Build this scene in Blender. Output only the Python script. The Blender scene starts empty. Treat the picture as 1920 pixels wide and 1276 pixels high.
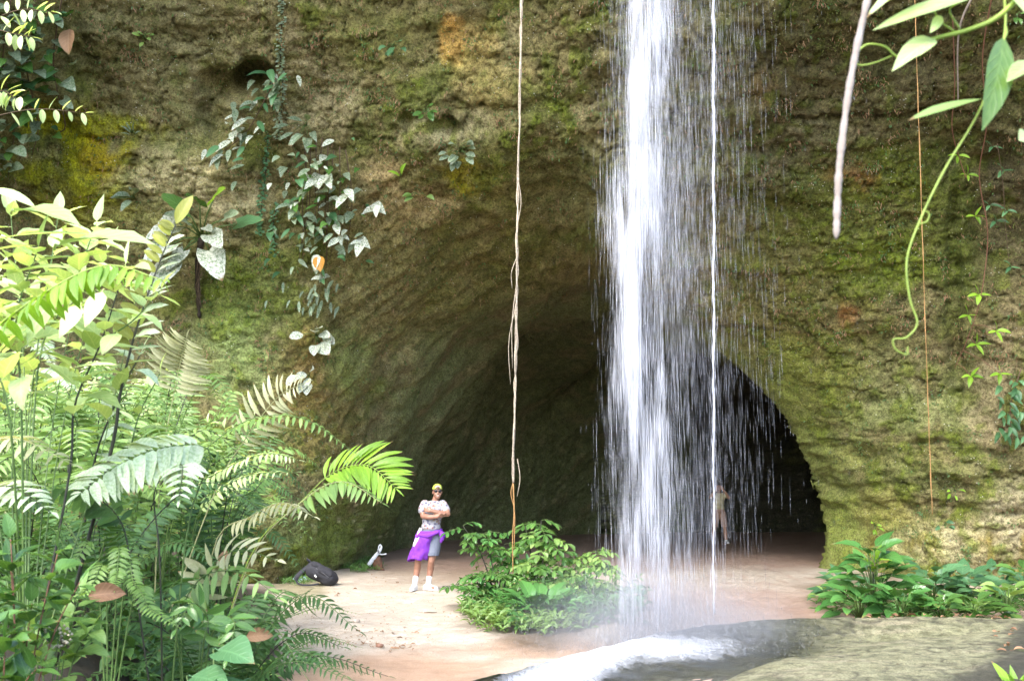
import bpy, math, random
import numpy as np
from mathutils import Vector, Matrix
R = math.radians
random.seed(7)
SC = bpy.context.scene
COL = SC.collection

# ------------------------------------------------------------------ camera
PITCH, FPX, CAMZ = R(7.41), 2000.0, 1.9
K = 1.25                                # depth unit used by at()
cam_d = bpy.data.cameras.new('camera'); cam = bpy.data.objects.new('camera', cam_d); COL.objects.link(cam)
cam.location = (0, 0, CAMZ); cam.rotation_euler = (R(90) + PITCH, 0, 0)
cam_d.sensor_width = 36; cam_d.lens = 36 * FPX / 1920; cam_d.clip_start = 0.05; cam_d.clip_end = 500
cam_d.dof.use_dof = True; cam_d.dof.focus_distance = 17; cam_d.dof.aperture_fstop = 5.0
SC.camera = cam
# ------------------------------------------------------------------ sky, sun, exposure
SUN_EL, SUN_AZ = R(48), R(208)          # azimuth clockwise from +Y: behind the camera, a little to the left
w = bpy.data.worlds.new('World'); SC.world = w; w.use_nodes = True
nt = w.node_tree; sky = nt.nodes.new('ShaderNodeTexSky'); sky.sky_type = 'NISHITA'; sky.sun_disc = False
sky.sun_elevation = SUN_EL; sky.sun_rotation = SUN_AZ; sky.air_density = 1.0; sky.dust_density = 2.0; sky.ozone_density = 0.6
bgn = nt.nodes['Background']; bgn.inputs['Strength'].default_value = 0.15
nt.links.new(sky.outputs[0], bgn.inputs[0])
sun_d = bpy.data.lights.new('sun', 'SUN'); sun_d.energy = .8; sun_d.angle = R(30); sun_d.color = (1.0, .98, .94)
sun = bpy.data.objects.new('sun', sun_d); COL.objects.link(sun)
sd_ = Vector((math.sin(SUN_AZ) * math.cos(SUN_EL), math.cos(SUN_AZ) * math.cos(SUN_EL), math.sin(SUN_EL)))
sun.rotation_euler = sd_.to_track_quat('Z', 'Y').to_euler(); sun.location = (0, -5, 30)
SC.view_settings.view_transform = 'Standard'; SC.view_settings.look = 'None'
SC.view_settings.exposure = 2.6; SC.view_settings.gamma = 1.0
SC.cycles.max_bounces = 6; SC.cycles.diffuse_bounces = 3; SC.cycles.glossy_bounces = 2; SC.cycles.transmission_bounces = 3; SC.cycles.transparent_max_bounces = 24; SC.cycles.use_denoising = True

# ------------------------------------------------------------------ pixel <-> place
CP, SP = math.cos(PITCH), math.sin(PITCH)
def ray(px, py):
    dx, dy = (px - 960) / FPX, (638 - py) / FPX
    return Vector((dx, CP - dy * SP, SP + dy * CP))
def at(px, py, Y):
    d = ray(px, py); return Vector((0, 0, CAMZ)) + d * (Y * K / d.y)
def gnd(px, py, z=0.0):
    d = ray(px, py); return Vector((0, 0, CAMZ)) + d * ((z - CAMZ) / d.z)
def proj(x, y, z):
    zz = z - CAMZ; dep = y * CP + zz * SP
    return 960 + FPX * x / dep, 638 - FPX * (zz * CP - y * SP) / dep

# ------------------------------------------------------------------ helpers
def tag(o, label=None, cat=None, group=None, kind=None):
    for k, v in (('label', label), ('category', cat), ('group', group), ('kind', kind)):
        if v: o[k] = v
    return o
def empty(name, loc=(0, 0, 0)):
    o = bpy.data.objects.new(name, None); COL.objects.link(o); o.location = loc; o.empty_display_size = .1
    return o
def link(name, me, parent=None, M=None):
    o = bpy.data.objects.new(name, me); COL.objects.link(o)
    if parent is not None: o.parent = parent
    if M is not None: o.matrix_basis = M
    return o
def mesh(name, V, F, mat=None, smooth=True, uv=None):
    me = bpy.data.meshes.new(name); me.from_pydata([tuple(v) for v in V], [], F)
    if smooth: me.polygons.foreach_set('use_smooth', [True] * len(me.polygons))
    if mat is not None: me.materials.append(mat)
    if uv is not None:
        l = me.uv_layers.new(name='UVMap')
        idx = np.empty(len(me.loops), np.int32); me.loops.foreach_get('vertex_index', idx)
        l.data.foreach_set('uv', np.asarray(uv, np.float32)[idx].ravel())
    me.update(); return me
def grid_mesh(name, P, mat, cols=None):
    nr, nc = P.shape[:2]; me = bpy.data.meshes.new(name)
    me.vertices.add(nr * nc); me.vertices.foreach_set('co', P.reshape(-1).astype(np.float32))
    i = np.arange(nr * nc).reshape(nr, nc)
    q = np.stack([i[:-1, :-1], i[:-1, 1:], i[1:, 1:], i[1:, :-1]], -1).reshape(-1, 4)
    me.loops.add(q.size); me.loops.foreach_set('vertex_index', q.ravel().astype(np.int32))
    me.polygons.add(len(q)); me.polygons.foreach_set('loop_start', (np.arange(len(q)) * 4).astype(np.int32))
    me.polygons.foreach_set('loop_total', np.full(len(q), 4, np.int32))
    me.polygons.foreach_set('use_smooth', np.ones(len(q), bool))
    me.update(calc_edges=True)
    for nm, c in (cols or {}).items():
        a = me.attributes.new(nm, 'FLOAT_COLOR', 'POINT')
        a.data.foreach_set('color', np.concatenate([c.reshape(-1, 3), np.ones((nr * nc, 1))], 1).astype(np.float32).ravel())
    me.materials.append(mat); return me
def tube(path, rad, ns=6, closed=False):
    """verts, faces of a tube along points; rad number or list"""
    n = len(path); V = []; F = []
    path = [Vector(p) for p in path]; up = Vector((.13, .31, .94))
    for i, p in enumerate(path):
        t = (path[min(i + 1, n - 1)] - path[max(i - 1, 0)]).normalized()
        a = t.cross(up)
        if a.length < .1: a = t.cross(Vector((1, 0, 0)))
        a.normalize(); b = t.cross(a); r = rad[i] if isinstance(rad, (list, tuple)) else rad
        for k in range(ns):
            th = 2 * math.pi * k / ns; V.append(p + (a * math.cos(th) + b * math.sin(th)) * r)
    for i in range(n - 1):
        for k in range(ns):
            k2 = (k + 1) % ns; F.append((i * ns + k, i * ns + k2, (i + 1) * ns + k2, (i + 1) * ns + k))
    F.append(tuple(range(ns))[::-1]); F.append(tuple((n - 1) * ns + k for k in range(ns)))
    return V, F
def merge(parts):
    V, F = [], []
    for v, f in parts:
        o = len(V); V += list(v); F += [tuple(i + o for i in q) for q in f]
    return V, F
def bez(a, b, c, n):
    return [a * (1 - t) ** 2 + b * 2 * t * (1 - t) + c * t * t for t in [i / (n - 1) for i in range(n)]]
def spline(pts, n):
    """catmull-rom through points"""
    pts = [Vector(p) for p in pts]; P = [pts[0] * 2 - pts[1]] + pts + [pts[-1] * 2 - pts[-2]]; out = []
    m = len(pts) - 1
    for i in range(n):
        u = i / (n - 1) * m; k = min(int(u), m - 1); t = u - k; a, b, c, d = P[k:k + 4]
        out.append(.5 * ((2 * b) + (c - a) * t + (2 * a - 5 * b + 4 * c - d) * t * t + (3 * b - a - 3 * c + d) * t ** 3))
    return out
def basis(pos, d, up=Vector((0, 0, 1)), s=1.0, sy=None):
    x = Vector(d).normalized(); y = Vector(up).cross(x)
    if y.length < .05: y = Vector((.3, 1, .1)).cross(x)
    y.normalize(); z = x.cross(y); sy = s if sy is None else sy
    return Matrix(((x.x * s, y.x * sy, z.x * s, pos[0]), (x.y * s, y.y * sy, z.y * s, pos[1]), (x.z * s, y.z * sy, z.z * s, pos[2]), (0, 0, 0, 1)))
rnd = random.uniform
def rvec(s): return Vector((rnd(-s, s), rnd(-s, s), rnd(-s, s)))

# numpy noise
_rng = np.random.RandomState(3); _perm = _rng.permutation(256); _perm = np.concatenate([_perm, _perm, _perm])
_g = _rng.normal(size=(256, 3)); _g /= np.linalg.norm(_g, axis=1)[:, None]
def pn(x, y, z):
    xi, yi, zi = np.floor(x).astype(int), np.floor(y).astype(int), np.floor(z).astype(int)
    xf, yf, zf = x - xi, y - yi, z - zi
    u, v, ww = (t * t * t * (t * (t * 6 - 15) + 10) for t in (xf, yf, zf)); r = 0
    for i in (0, 1):
        for j in (0, 1):
            for k in (0, 1):
                h = _perm[_perm[_perm[(xi + i) & 255] + ((yi + j) & 255)] + ((zi + k) & 255)]
                g = _g[h & 255]
                d = g[..., 0] * (xf - i) + g[..., 1] * (yf - j) + g[..., 2] * (zf - k)
                r = r + d * (u if i else 1 - u) * (v if j else 1 - v) * (ww if k else 1 - ww)
    return r * 1.6
def fbm(x, y, z, sc, o=4, g=.5, seed=0.):
    r = 0; a = 1; t = 0
    for k in range(o):
        f = 2.03 ** k / sc; r = r + a * pn(x * f + seed * 7.3 + k * 3.1, y * f - seed * 5.1, z * f + seed * 2.7); t += a; a *= g
    return r / t * 1.5
def sst(a, b, x):
    t = np.clip((x - a) / (b - a), 0, 1); return t * t * (3 - 2 * t)

# ------------------------------------------------------------------ materials
class NT:
    def __init__(s, name):
        s.m = bpy.data.materials.new(name); s.m.use_nodes = True; s.t = s.m.node_tree; s.t.nodes.clear()
        s.out = s.t.nodes.new('ShaderNodeOutputMaterial')
    def n(s, typ, **kw):
        nd = s.t.nodes.new('ShaderNode' + typ)
        ins = kw.pop('ins', {})
        for k, v in kw.items(): setattr(nd, k, v)
        for k, v in ins.items():
            sk = nd.inputs[k]
            if isinstance(v, bpy.types.NodeSocket): s.t.links.new(v, sk)
            elif isinstance(v, (tuple, list)) and len(v) == 3 and len(sk.default_value) == 4: sk.default_value = (*v, 1)
            else: sk.default_value = v
        return nd
    def mix(s, f, a, b, bt='MIX'):
        nd = s.n('Mix', data_type='RGBA', blend_type=bt)
        for k, v in ((0, f), (6, a), (7, b)):
            if isinstance(v, bpy.types.NodeSocket): s.t.links.new(v, nd.inputs[k])
            else: nd.inputs[k].default_value = (*v, 1) if isinstance(v, (tuple, list)) and len(v) == 3 else v
        return nd.outputs[2]
    def math(s, op, a, b=0., clamp=False):
        nd = s.n('Math', operation=op, use_clamp=clamp)
        for k, v in ((0, a), (1, b)):
            if isinstance(v, bpy.types.NodeSocket): s.t.links.new(v, nd.inputs[k])
            else: nd.inputs[k].default_value = v
        return nd.outputs[0]
    def noise(s, vec, scale, detail=4, rough=.55, dist=0.):
        return s.n('TexNoise', ins={'Vector': vec, 'Scale': scale, 'Detail': detail, 'Roughness': rough, 'Distortion': dist}).outputs[0]
    def ramp(s, f, a, b):
        return s.n('MapRange', ins={0: f, 1: a, 2: b}).outputs[0]
    def pos(s): return s.n('NewGeometry').outputs['Position']
    def obj(s): return s.n('TexCoord').outputs['Object']
    def bump(s, h, strength=.5, dist=.02, normal=None):
        i = {'Height': h, 'Strength': strength, 'Distance': dist}
        if normal is not None: i['Normal'] = normal
        return s.n('Bump', ins=i).outputs[0]
    def fin(s, sh):
        s.t.links.new(sh, s.out.inputs[0]); return s.m
    def bsdf(s, **ins):
        return s.n('BsdfPrincipled', ins={k.replace('_', ' '): v for k, v in ins.items()}).outputs[0]

def rock_mat():
    t = NT('mossy_sandstone'); p = t.pos()
    base = t.n('Attribute', attribute_name='Col').outputs[0]; aux = t.n('Attribute', attribute_name='Aux').outputs[0]
    sep = t.n('SeparateColor', ins={0: aux})
    n1 = t.noise(p, 5.5, 5, .68); n2 = t.noise(p, 24, 4, .72); n3 = t.noise(p, 90, 3, .65); n4 = t.noise(p, 11, 4, .7, .6)
    c = t.mix(t.math('MULTIPLY', t.ramp(n1, .50, .60), .6), base, t.mix(.35, t.mix(1., base, (.42, .52, .22), 'MULTIPLY'), (.07, .085, .02)))
    c = t.mix(t.math('MULTIPLY', t.ramp(n4, .54, .62), .55), c, t.mix(.3, t.mix(1., c, (1.5, 1.4, 1.25), 'MULTIPLY'), (.42, .36, .24)))
    c = t.mix(t.math('MULTIPLY', t.ramp(n4, .44, .34), .6), c, t.mix(1., c, (.42, .33, .27), 'MULTIPLY'))
    c = t.mix(t.ramp(n2, .52, .40), c, t.mix(1., c, (.50, .47, .42), 'MULTIPLY'))
    c = t.mix(t.math('MULTIPLY', t.ramp(n2, .56, .68), .6), c, t.mix(1., c, (1.6, 1.55, 1.4), 'MULTIPLY'))
    c = t.mix(t.math('MULTIPLY', t.ramp(n3, .52, .36), .75), c, t.mix(1., c, (.55, .53, .48), 'MULTIPLY'))
    c = t.mix(t.math('MULTIPLY', t.ramp(n3, .58, .7), .35), c, t.mix(1., c, (1.7, 1.65, 1.5), 'MULTIPLY'))
    # pale lichen specks, only where the stone is rough
    vo = t.n('TexVoronoi', ins={'Vector': p, 'Scale': 13.}).outputs[0]
    sp = t.math('MULTIPLY', t.math('LESS_THAN', vo, .13), t.math('GREATER_THAN', t.noise(p, 2.3, 3), .56))
    sp = t.math('MULTIPLY', sp, sep.outputs[1])
    c = t.mix(t.math('MULTIPLY', sp, .75), c, (.55, .55, .48))
    h = t.math('ADD', t.math('MULTIPLY', n2, 1.), t.math('MULTIPLY', n3, .45))
    b = t.bump(t.math('ADD', h, t.math('MULTIPLY', n4, 1.)), 1., .035)
    rough = t.ramp(sep.outputs[0], 0., 1.)
    rr = t.math('SUBTRACT', .85, t.math('MULTIPLY', rough, .35))
    return t.fin(t.bsdf(Base_Color=c, Roughness=rr, Normal=b, Specular_IOR_Level=.3))
M_ROCK = rock_mat()
def sand_mat():
    t = NT('sand'); p = t.pos()
    base = t.n('Attribute', attribute_name='Col').outputs[0]; aux = t.n('Attribute', attribute_name='Aux').outputs[0]
    wet = t.n('SeparateColor', ins={0: aux}).outputs[0]
    n1 = t.noise(p, 5, 6, .6); n2 = t.noise(p, 60, 4, .6); n3 = t.noise(p, 240, 2)
    c = t.mix(t.ramp(n1, .3, .7), t.mix(1., base, (.8, .77, .74), 'MULTIPLY'), base)
    c = t.mix(t.ramp(n2, .35, .6), t.mix(1., c, (.8, .77, .73), 'MULTIPLY'), c)
    c = t.mix(t.math('MULTIPLY', t.ramp(n3, .66, .74), .5), c, (.10, .07, .05))
    h = t.math('ADD', t.math('MULTIPLY', n1, .8), t.math('ADD', t.math('MULTIPLY', n2, .35), t.math('MULTIPLY', n3, .12)))
    b = t.bump(h, .8, .05)
    rr = t.math('SUBTRACT', .9, t.math('MULTIPLY', wet, .55))
    return t.fin(t.bsdf(Base_Color=c, Roughness=rr, Normal=b, Specular_IOR_Level=.35))
M_SAND = sand_mat()
def plain(name, col, rough=.6, var=.0, scale=20, bump=0., spec=.4, col2=None, metal=0.):
    t = NT(name); o = t.obj(); c = col
    n = t.noise(o, scale, 4, .6)
    c = t.mix(t.ramp(n, .35, .65), col, col2 or tuple(x * (1 - var) for x in col))
    kw = dict(Base_Color=c, Roughness=rough, Specular_IOR_Level=spec, Metallic=metal)
    if bump: kw['Normal'] = t.bump(n, bump, .01)
    return t.fin(t.bsdf(**kw))

# ------------------------------------------------------------------ cliff with the cave
def tps(pts, vals, lam=1e-3):
    pts = np.asarray(pts, float); n = len(pts)
    d = np.linalg.norm(pts[:, None] - pts[None], axis=-1); K = np.where(d > 0, d * d * np.log(d + 1e-9), 0) + lam * np.eye(n)
    Pm = np.c_[np.ones(n), pts]; A = np.block([[K, Pm], [Pm.T, np.zeros((3, 3))]])
    s = np.linalg.solve(A, np.r_[vals, 0, 0, 0])
    def f(x, z):
        r = s[n] + s[n + 1] * x + s[n + 2] * z
        for i in range(n):
            d2 = (x - pts[i, 0]) ** 2 + (z - pts[i, 1]) ** 2
            r = r + s[i] * .5 * d2 * np.log(d2 + 1e-12)
        return r
    return f
top = [(x, z, Y * K) for x in (-14, -7, 0, 5, 10, 14) for z, Y in ((12.5, 11.5), (15.5, 9.4))]
shared = [(1000, -60, 13.7), (1100, 0, 13.7), (1100, 200, 14.7), (1100, 380, 15.9), (1250, 0, 13.5), (1250, 200, 14.5), (1250, 400, 15.9), (1250, 520, 17.4), (1120, 500, 17.6)]
left = [(-300, 1050, 14.3), (-300, 600, 14), (-300, 0, 12), (0, 1060, 15.6), (0, 600, 15.6), (0, 300, 15), (0, 0, 13.4),
        (300, 1080, 16.3), (300, 700, 16.2), (300, 400, 15.9), (300, 200, 15), (300, 0, 14),
        (540, 1088, 16.8), (540, 800, 16.8), (540, 500, 16.3), (540, 250, 15.4), (540, 0, 14.3),
        (650, 1060, 18.6), (650, 900, 17.9), (650, 700, 17.5), (650, 400, 16.1),
        (720, 1040, 21.2), (720, 900, 20), (720, 750, 18.9), (720, 600, 17.6), (720, 300, 15.6), (720, 0, 14.2),
        (800, 1022, 25), (800, 900, 23.6), (800, 800, 21.4), (800, 700, 19.7), (800, 550, 17.7), (800, 300, 15.5),
        (950, 1008, 29), (950, 900, 27.6), (950, 800, 25.5), (950, 700, 23.3), (950, 600, 20.0), (950, 480, 17.8), (950, 250, 15.1), (900, 0, 14),
        (1100, 1004, 31), (1100, 850, 29.5), (1100, 750, 26.5), (1100, 650, 22.8), (1100, 570, 20.2),
        (1250, 1003, 32), (1250, 850, 31), (1250, 700, 26.5), (1250, 620, 21.4), (1400, 950, 33), (1400, 800, 31), (1400, 700, 27), (1500, 900, 33),
        (1600, 900, 33), (1800, 900, 33), (1800, 500, 30)]
right = [(1350, 640, 18.4), (1350, 500, 16.9), (1350, 300, 15.2), (1350, 0, 13.3), (1440, 740, 18.4), (1500, 820, 18.4), (1500, 600, 17.3), (1500, 400, 16), (1500, 200, 14.7), (1500, 0, 13.4),
         (1580, 1075, 18.3), (1580, 950, 18.3), (1600, 800, 17.8), (1700, 1080, 17.3), (1700, 900, 17.1), (1700, 600, 16.4), (1700, 300, 15.2), (1700, 0, 13.5),
         (1900, 1075, 16.6), (1900, 900, 16.3), (1900, 600, 15.8), (1900, 300, 14.9), (1900, 0, 13.3), (2300, 1050, 14.6), (2300, 500, 14), (2300, 0, 12)]
def cpts(L):
    a = [at(*p) for p in L]; return [(p.x, p.z) for p in a] + [(x, z) for x, z, Y in top], [p.y for p in a] + [Y for x, z, Y in top]
T1 = tps(*cpts(left + shared)); T2 = tps(*cpts(right + shared))
edge_px = [(1215, -700), (1215, 200), (1215, 500), (1250, 580), (1300, 612), (1345, 645), (1400, 690), (1460, 755), (1510, 830), (1545, 910), (1562, 975), (1561, 1030), (1550, 1070), (1530, 1110), (1500, 1180)]
edge = [at(px, py, 18.4) for px, py in edge_px]; edge = [(p.x, p.z) for p in spline([Vector((p.x, p.z, 0)) for p in edge], 60) for p in [Vector((p.x, 0, p.y))]]
def edge_sd(x, z):
    best = np.full(x.shape, 1e9); sg = np.ones(x.shape)
    for (ax, az), (bx, bz) in zip(edge[:-1], edge[1:]):
        ex, ez = bx - ax, bz - az; L2 = ex * ex + ez * ez
        t = np.clip(((x - ax) * ex + (z - az) * ez) / L2, 0, 1)
        dx, dz = x - (ax + t * ex), z - (az + t * ez); d = np.hypot(dx, dz); cr = ex * dz - ez * dx
        m = d < best; best = np.where(m, d, best); sg = np.where(m, np.sign(cr), sg)
    return best * sg
xs = np.concatenate([np.linspace(-16, -9.4, 40)[:-1], np.arange(-9.4, 10.6, .033), np.linspace(10.6, 16, 34)])
zs = np.concatenate([np.arange(-.5, 10.9, .033), np.linspace(10.95, 15.5, 50)])
X, Z = np.meshgrid(xs, zs)
def base_Y(X, Z):
    y1 = np.minimum(T1(X, Z), 34. * K); y2 = np.clip(T2(X, Z), 9.0 * K, 22 * K); sd = edge_sd(X, Z)
    y1 = np.maximum(y1, 9.0 * K)
    k = np.clip((y1 - y2) / 2.5, 0, 1)
    r = .75; u = np.clip(1 - sd / r, 0, 1)
    y2 = y2 + k * r * (1 - np.sqrt(np.maximum(1 - u * u * .96, 0)))
    wv = sst(-.34, .0, sd); return y1 * (1 - wv) + y2 * wv, sd, k
Y, SD, KK = base_Y(X, Z)
_TT = np.arange(11.2 * K, 45, .03)
def wall_guess(px, py):
    """point on the undisplaced cliff seen at a pixel"""
    d = ray(px, py); t = _TT / d.y; qx, qz = d.x * t, CAMZ + d.z * t
    i = np.clip(np.searchsorted(xs, qx), 1, len(xs) - 1); j = np.clip(np.searchsorted(zs, qz), 1, len(zs) - 1)
    hit = np.nonzero(_TT >= Y[j, i])[0]; k = hit[0] if len(hit) else len(_TT) - 1
    return Vector((qx[k], _TT[k], qz[k]))
def YI(x, z):
    i = min(max(np.searchsorted(xs, x), 1), len(xs) - 1); j = min(max(np.searchsorted(zs, z), 1), len(zs) - 1)
    return float(Y[j, i])
# --- relief
X2 = X + np.where((SD < 0) & (X > 3.2), 1, 0) * np.maximum(Y - 18.6 * K, 0) * .42 * sst(3.0, 4.2, X) * KK
P = np.stack([X2, Y, Z], -1)
du = np.gradient(P, axis=1); dv = np.gradient(P, axis=0); N = np.cross(du, dv); N /= np.linalg.norm(N, axis=-1)[..., None] + 1e-9   # faces -Y
N *= np.where(N[..., 1:2] > 0, -1, 1)
PX, PY = proj(X2, Y, Z)
x, y, z = X2, Y, Z
def blob(cx, cy, rx, ry, ns=0.):
    e = np.sqrt(((PX - cx) / rx) ** 2 + ((PY - cy) / ry) ** 2)
    return 1 - sst(.35, 1.15, e + ns)
n_big = fbm(x, y, z, 2.6, 3, seed=1); n_med = fbm(x, y, z, .8, 4, seed=2); n_fin = fbm(x, y, z, .25, 3, .6, seed=3); n_ff = fbm(x, y, z, .1, 2, .6, seed=4)
# strata: run down to the left on the left of the cave, near level elsewhere
inc = blob(880, 680, 420, 430) ; xs_ = x * .75 + z * .0
def strat(ang, sc, seed):
    c, s_ = math.cos(ang), math.sin(ang); a = x * c + z * s_; b = -x * s_ + z * c
    return fbm(a / 6, y / 3, b, sc, 4, .55, seed)
s_diag = strat(R(40), .35, 5); s_lev = strat(R(2), .5, 6); s_ver = strat(R(88), .3, 7)
smooth_in = sst(17.8 * K, 20.5 * K, Y)                                     # inside the cave the stone is smoother
rough_amp = 1 - .62 * smooth_in
rim = np.exp(-np.maximum(SD, 0) / .5) * KK * (SD > -.2)
rough_amp = rough_amp * (1 - .93 * rim)
billow = np.abs(n_med) - .35
d = .30 * n_big * (1 - .7 * rim) + rough_amp * ((1 - .65 * inc) * (.05 * n_med + .034 * n_fin - .03 * billow) + .03 * n_ff)
d += inc * (.13 * s_diag + .09 * strat(R(40), .17, 48)) * (1 - .45 * smooth_in) + .055 * (1 - inc) * s_lev * rough_amp
pil = blob(1780, 640, 70, 330); d += pil * .16 * s_ver                                    # flutes on the right pillar
band = sst(1300, 1420, PX) * sst(780, 830, PY) * (1 - sst(930, 985, PY)); s_l2 = strat(R(1), .24, 41); d += band * (.17 * s_lev + .10 * s_l2)
rid = 1 - np.abs(fbm(x, y, z, .9, 4, .55, seed=43)) * 2.2; d -= .07 * sst(.86, 1., rid) * rough_amp * (1 - inc * .5)          # seams and cracks
rid2 = 1 - np.abs(fbm(x / 3, y, z, .55, 3, .55, seed=44)) * 2.2; d -= .05 * sst(.88, 1., rid2) * rough_amp * (1 - inc)
led = fbm(x / 5, y / 4, z, .75, 3, .5, seed=45); d += (1 - inc) * rough_amp * .06 * sst(.0, .16, led) * sst(.9, .3, led)      # shallow ledges
mossy = sst(.1, .35, fbm(x, y, z, .42, 3, .6, seed=46)); d += .03 * mossy * rough_amp * (1 - .8 * inc)                                      # cushions of moss
foot = sst(985, 1010, PY) * sst(1500, 1560, PX) * (Y < 20 * K); d += foot * (-.05 * n_fin + .03 * s_ver)
def pocket(cx, cy, rx, ry, dep, ns=.35):
    global d
    d = d - dep * blob(cx, cy, rx, ry, ns * n_med)
pocket(478, 150, 46, 40, .75); pocket(425, 165, 60, 34, .42); pocket(395, 225, 26, 40, .28); pocket(830, 235, 26, 22, .3); pocket(765, 220, 16, 22, .2)
pocket(1880, 430, 80, 140, .35); pocket(1790, 560, 20, 240, .28); pocket(1840, 280, 120, 40, .2)
pocket(60, 60, 130, 300, .5)
# ledge on the left: the stone below it steps forward
le = 268 + 14 * np.sin(PX / 60.) + 20 * n_med; d += .38 * sst(le - 12, le + 24, PY) * (1 - sst(300, 480, PY)) * sst(90, 170, PX) * (1 - sst(440, 520, PX))
# cracks
def crack(pts, wd, dep):
    global d
    for (ax, ay), (bx, by) in zip(pts[:-1], pts[1:]):
        ex, ey = bx - ax, by - ay; t = np.clip(((PX - ax) * ex + (PY - ay) * ey) / (ex * ex + ey * ey), 0, 1)
        dd = np.hypot(PX - ax - t * ex, PY - ay - t * ey + 9 * n_fin); d = d - dep * np.exp(-(dd / wd) ** 2)
def lip(pts, wd, dep):
    """stone below the line is set back"""
    global d
    L_ = np.interp(PX, [p[0] for p in pts], [p[1] for p in pts]) + 8 * n_fin; u = PY - L_
    d = d - dep * sst(0, wd, u) * sst(pts[0][0] - 30, pts[0][0] + 60, PX) * (1 - sst(pts[-1][0] - 40, pts[-1][0] + 10, PX)) * (1 - sst(130, 330, u))
lip([(740, 960), (800, 840), (880, 735), (960, 645), (1040, 566), (1110, 545), (1180, 560)], 16, .55)
lip([(900, 800), (960, 700), (1050, 662), (1130, 626), (1230, 600)], 16, .45)
crack([(1490, 222), (1580, 214), (1720, 208), (1850, 222)], 6, .16)
crack([(640, 420), (760, 330), (900, 205), (985, 200)], 8, .08)
crack([(1105, 548), (1045, 560), (1010, 600), (930, 690), (880, 760)], 9, .30)
crack([(1140, 622), (1060, 655), (980, 690)], 9, .35); crack([(1250, 690), (1120, 730), (1060, 800)], 10, .3)
crack([(150, 268), (260, 262), (430, 280)], 6, .12)
P = P + N * d[..., None]
P[..., 2] = np.where(Z <= -.45, -.5, P[..., 2])
# --- colour of stone, moss and stains, with some light and shade painted in
C = np.zeros(P.shape)
def col(c): return np.array(c)[None, None]
def lay(m, c, op=1.):
    global C
    m = np.clip(m, 0, 1)[..., None] * op; C = C * (1 - m) + col(c) * m
C[:] = (.175, .145, .075)
lay(sst(-.1, .5, fbm(x, y, z, 1.3, 4, seed=11)), (.115, .12, .04))
lay(sst(.1, .55, fbm(x, y, z, .7, 5, .6, seed=12)), (.29, .245, .15), .7)
lay(sst(.15, .6, fbm(x, y, z, .9, 4, .6, seed=13)), (.115, .125, .03), .8)
nn = fbm(x, y, z, .6, 4, .6, seed=14)
def patch(cx, cy, rx, ry, c, op=1., hard=.5):
    lay(blob(cx, cy, rx, ry, hard * nn), c, op)
patch(250, 60, 240, 120, (.17, .145, .085), .8); patch(330, 200, 150, 90, (.24, .20, .12), .6)
patch(180, 330, 130, 130, (.30, .29, .04), .85, .8); patch(120, 250, 60, 60, (.34, .33, .03), .7, .8)
patch(200, 290, 60, 40, (.33, .22, .04), .6, .8)
patch(330, 330, 120, 55, (.52, .44, .29), .9); patch(430, 380, 90, 60, (.46, .38, .25), .8); patch(270, 420, 130, 60, (.40, .36, .18), .7)
patch(480, 560, 140, 120, (.16, .19, .055), .75); patch(450, 680, 110, 90, (.23, .27, .12), .7); patch(250, 640, 160, 100, (.15, .14, .075), .7)
patch(570, 720, 70, 130, (.30, .20, .09), .7); patch(520, 80, 90, 120, (.27, .22, .14), .7); patch(600, 200, 90, 110, (.31, .26, .17), .7)
patch(700, 60, 120, 70, (.16, .15, .06), .7); patch(845, 80, 28, 45, (.48, .25, .09), .9, .6); patch(880, 90, 70, 50, (.40, .29, .13), .6); patch(920, 160, 90, 50, (.37, .29, .14), .6)
patch(760, 380, 100, 70, (.40, .29, .18), .75); patch(720, 330, 60, 50, (.38, .28, .17), .7); patch(870, 320, 60, 40, (.34, .30, .05), .75, .8); patch(850, 240, 110, 40, (.33, .28, .19), .7)
patch(950, 330, 70, 130, (.17, .14, .055), .6); patch(1040, 320, 130, 130, (.13, .12, .055), .7)
patch(760, 500, 180, 130, (.22, .18, .085), .6); patch(700, 560, 120, 90, (.26, .22, .12), .5); patch(660, 680, 70, 90, (.19, .21, .08), .7); patch(620, 800, 80, 90, (.19, .15, .06), .6)
patch(900, 560, 200, 130, (.135, .12, .05), .7); patch(880, 720, 150, 120, (.105, .12, .05), .7)
lay(smooth_in * (PX < 1300), (.16, .175, .10), .85); lay(smooth_in * sst(.0, .5, n_med) * (PX < 1300), (.25, .215, .14), .6)  # left cave wall painted paler, in place of light reaching in
lay(smooth_in * (PX >= 1300), (.05, .048, .04), .9)  # unlit right side of the cave painted near black
lay(inc * sst(.1, .45, strat(R(40), .22, 8)) * (1 - smooth_in), (.085, .085, .03), .7); lay(inc * sst(.2, .5, strat(R(40), .16, 9)) * (1 - smooth_in), (.27, .22, .12), .6)
lay(sst(16.8 * K, 18.5 * K, Y) * (1 - sst(20 * K, 24 * K, Y)) * sst(0, .5, n_med) * (PX < 1330), (.14, .11, .065), .5)
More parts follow.
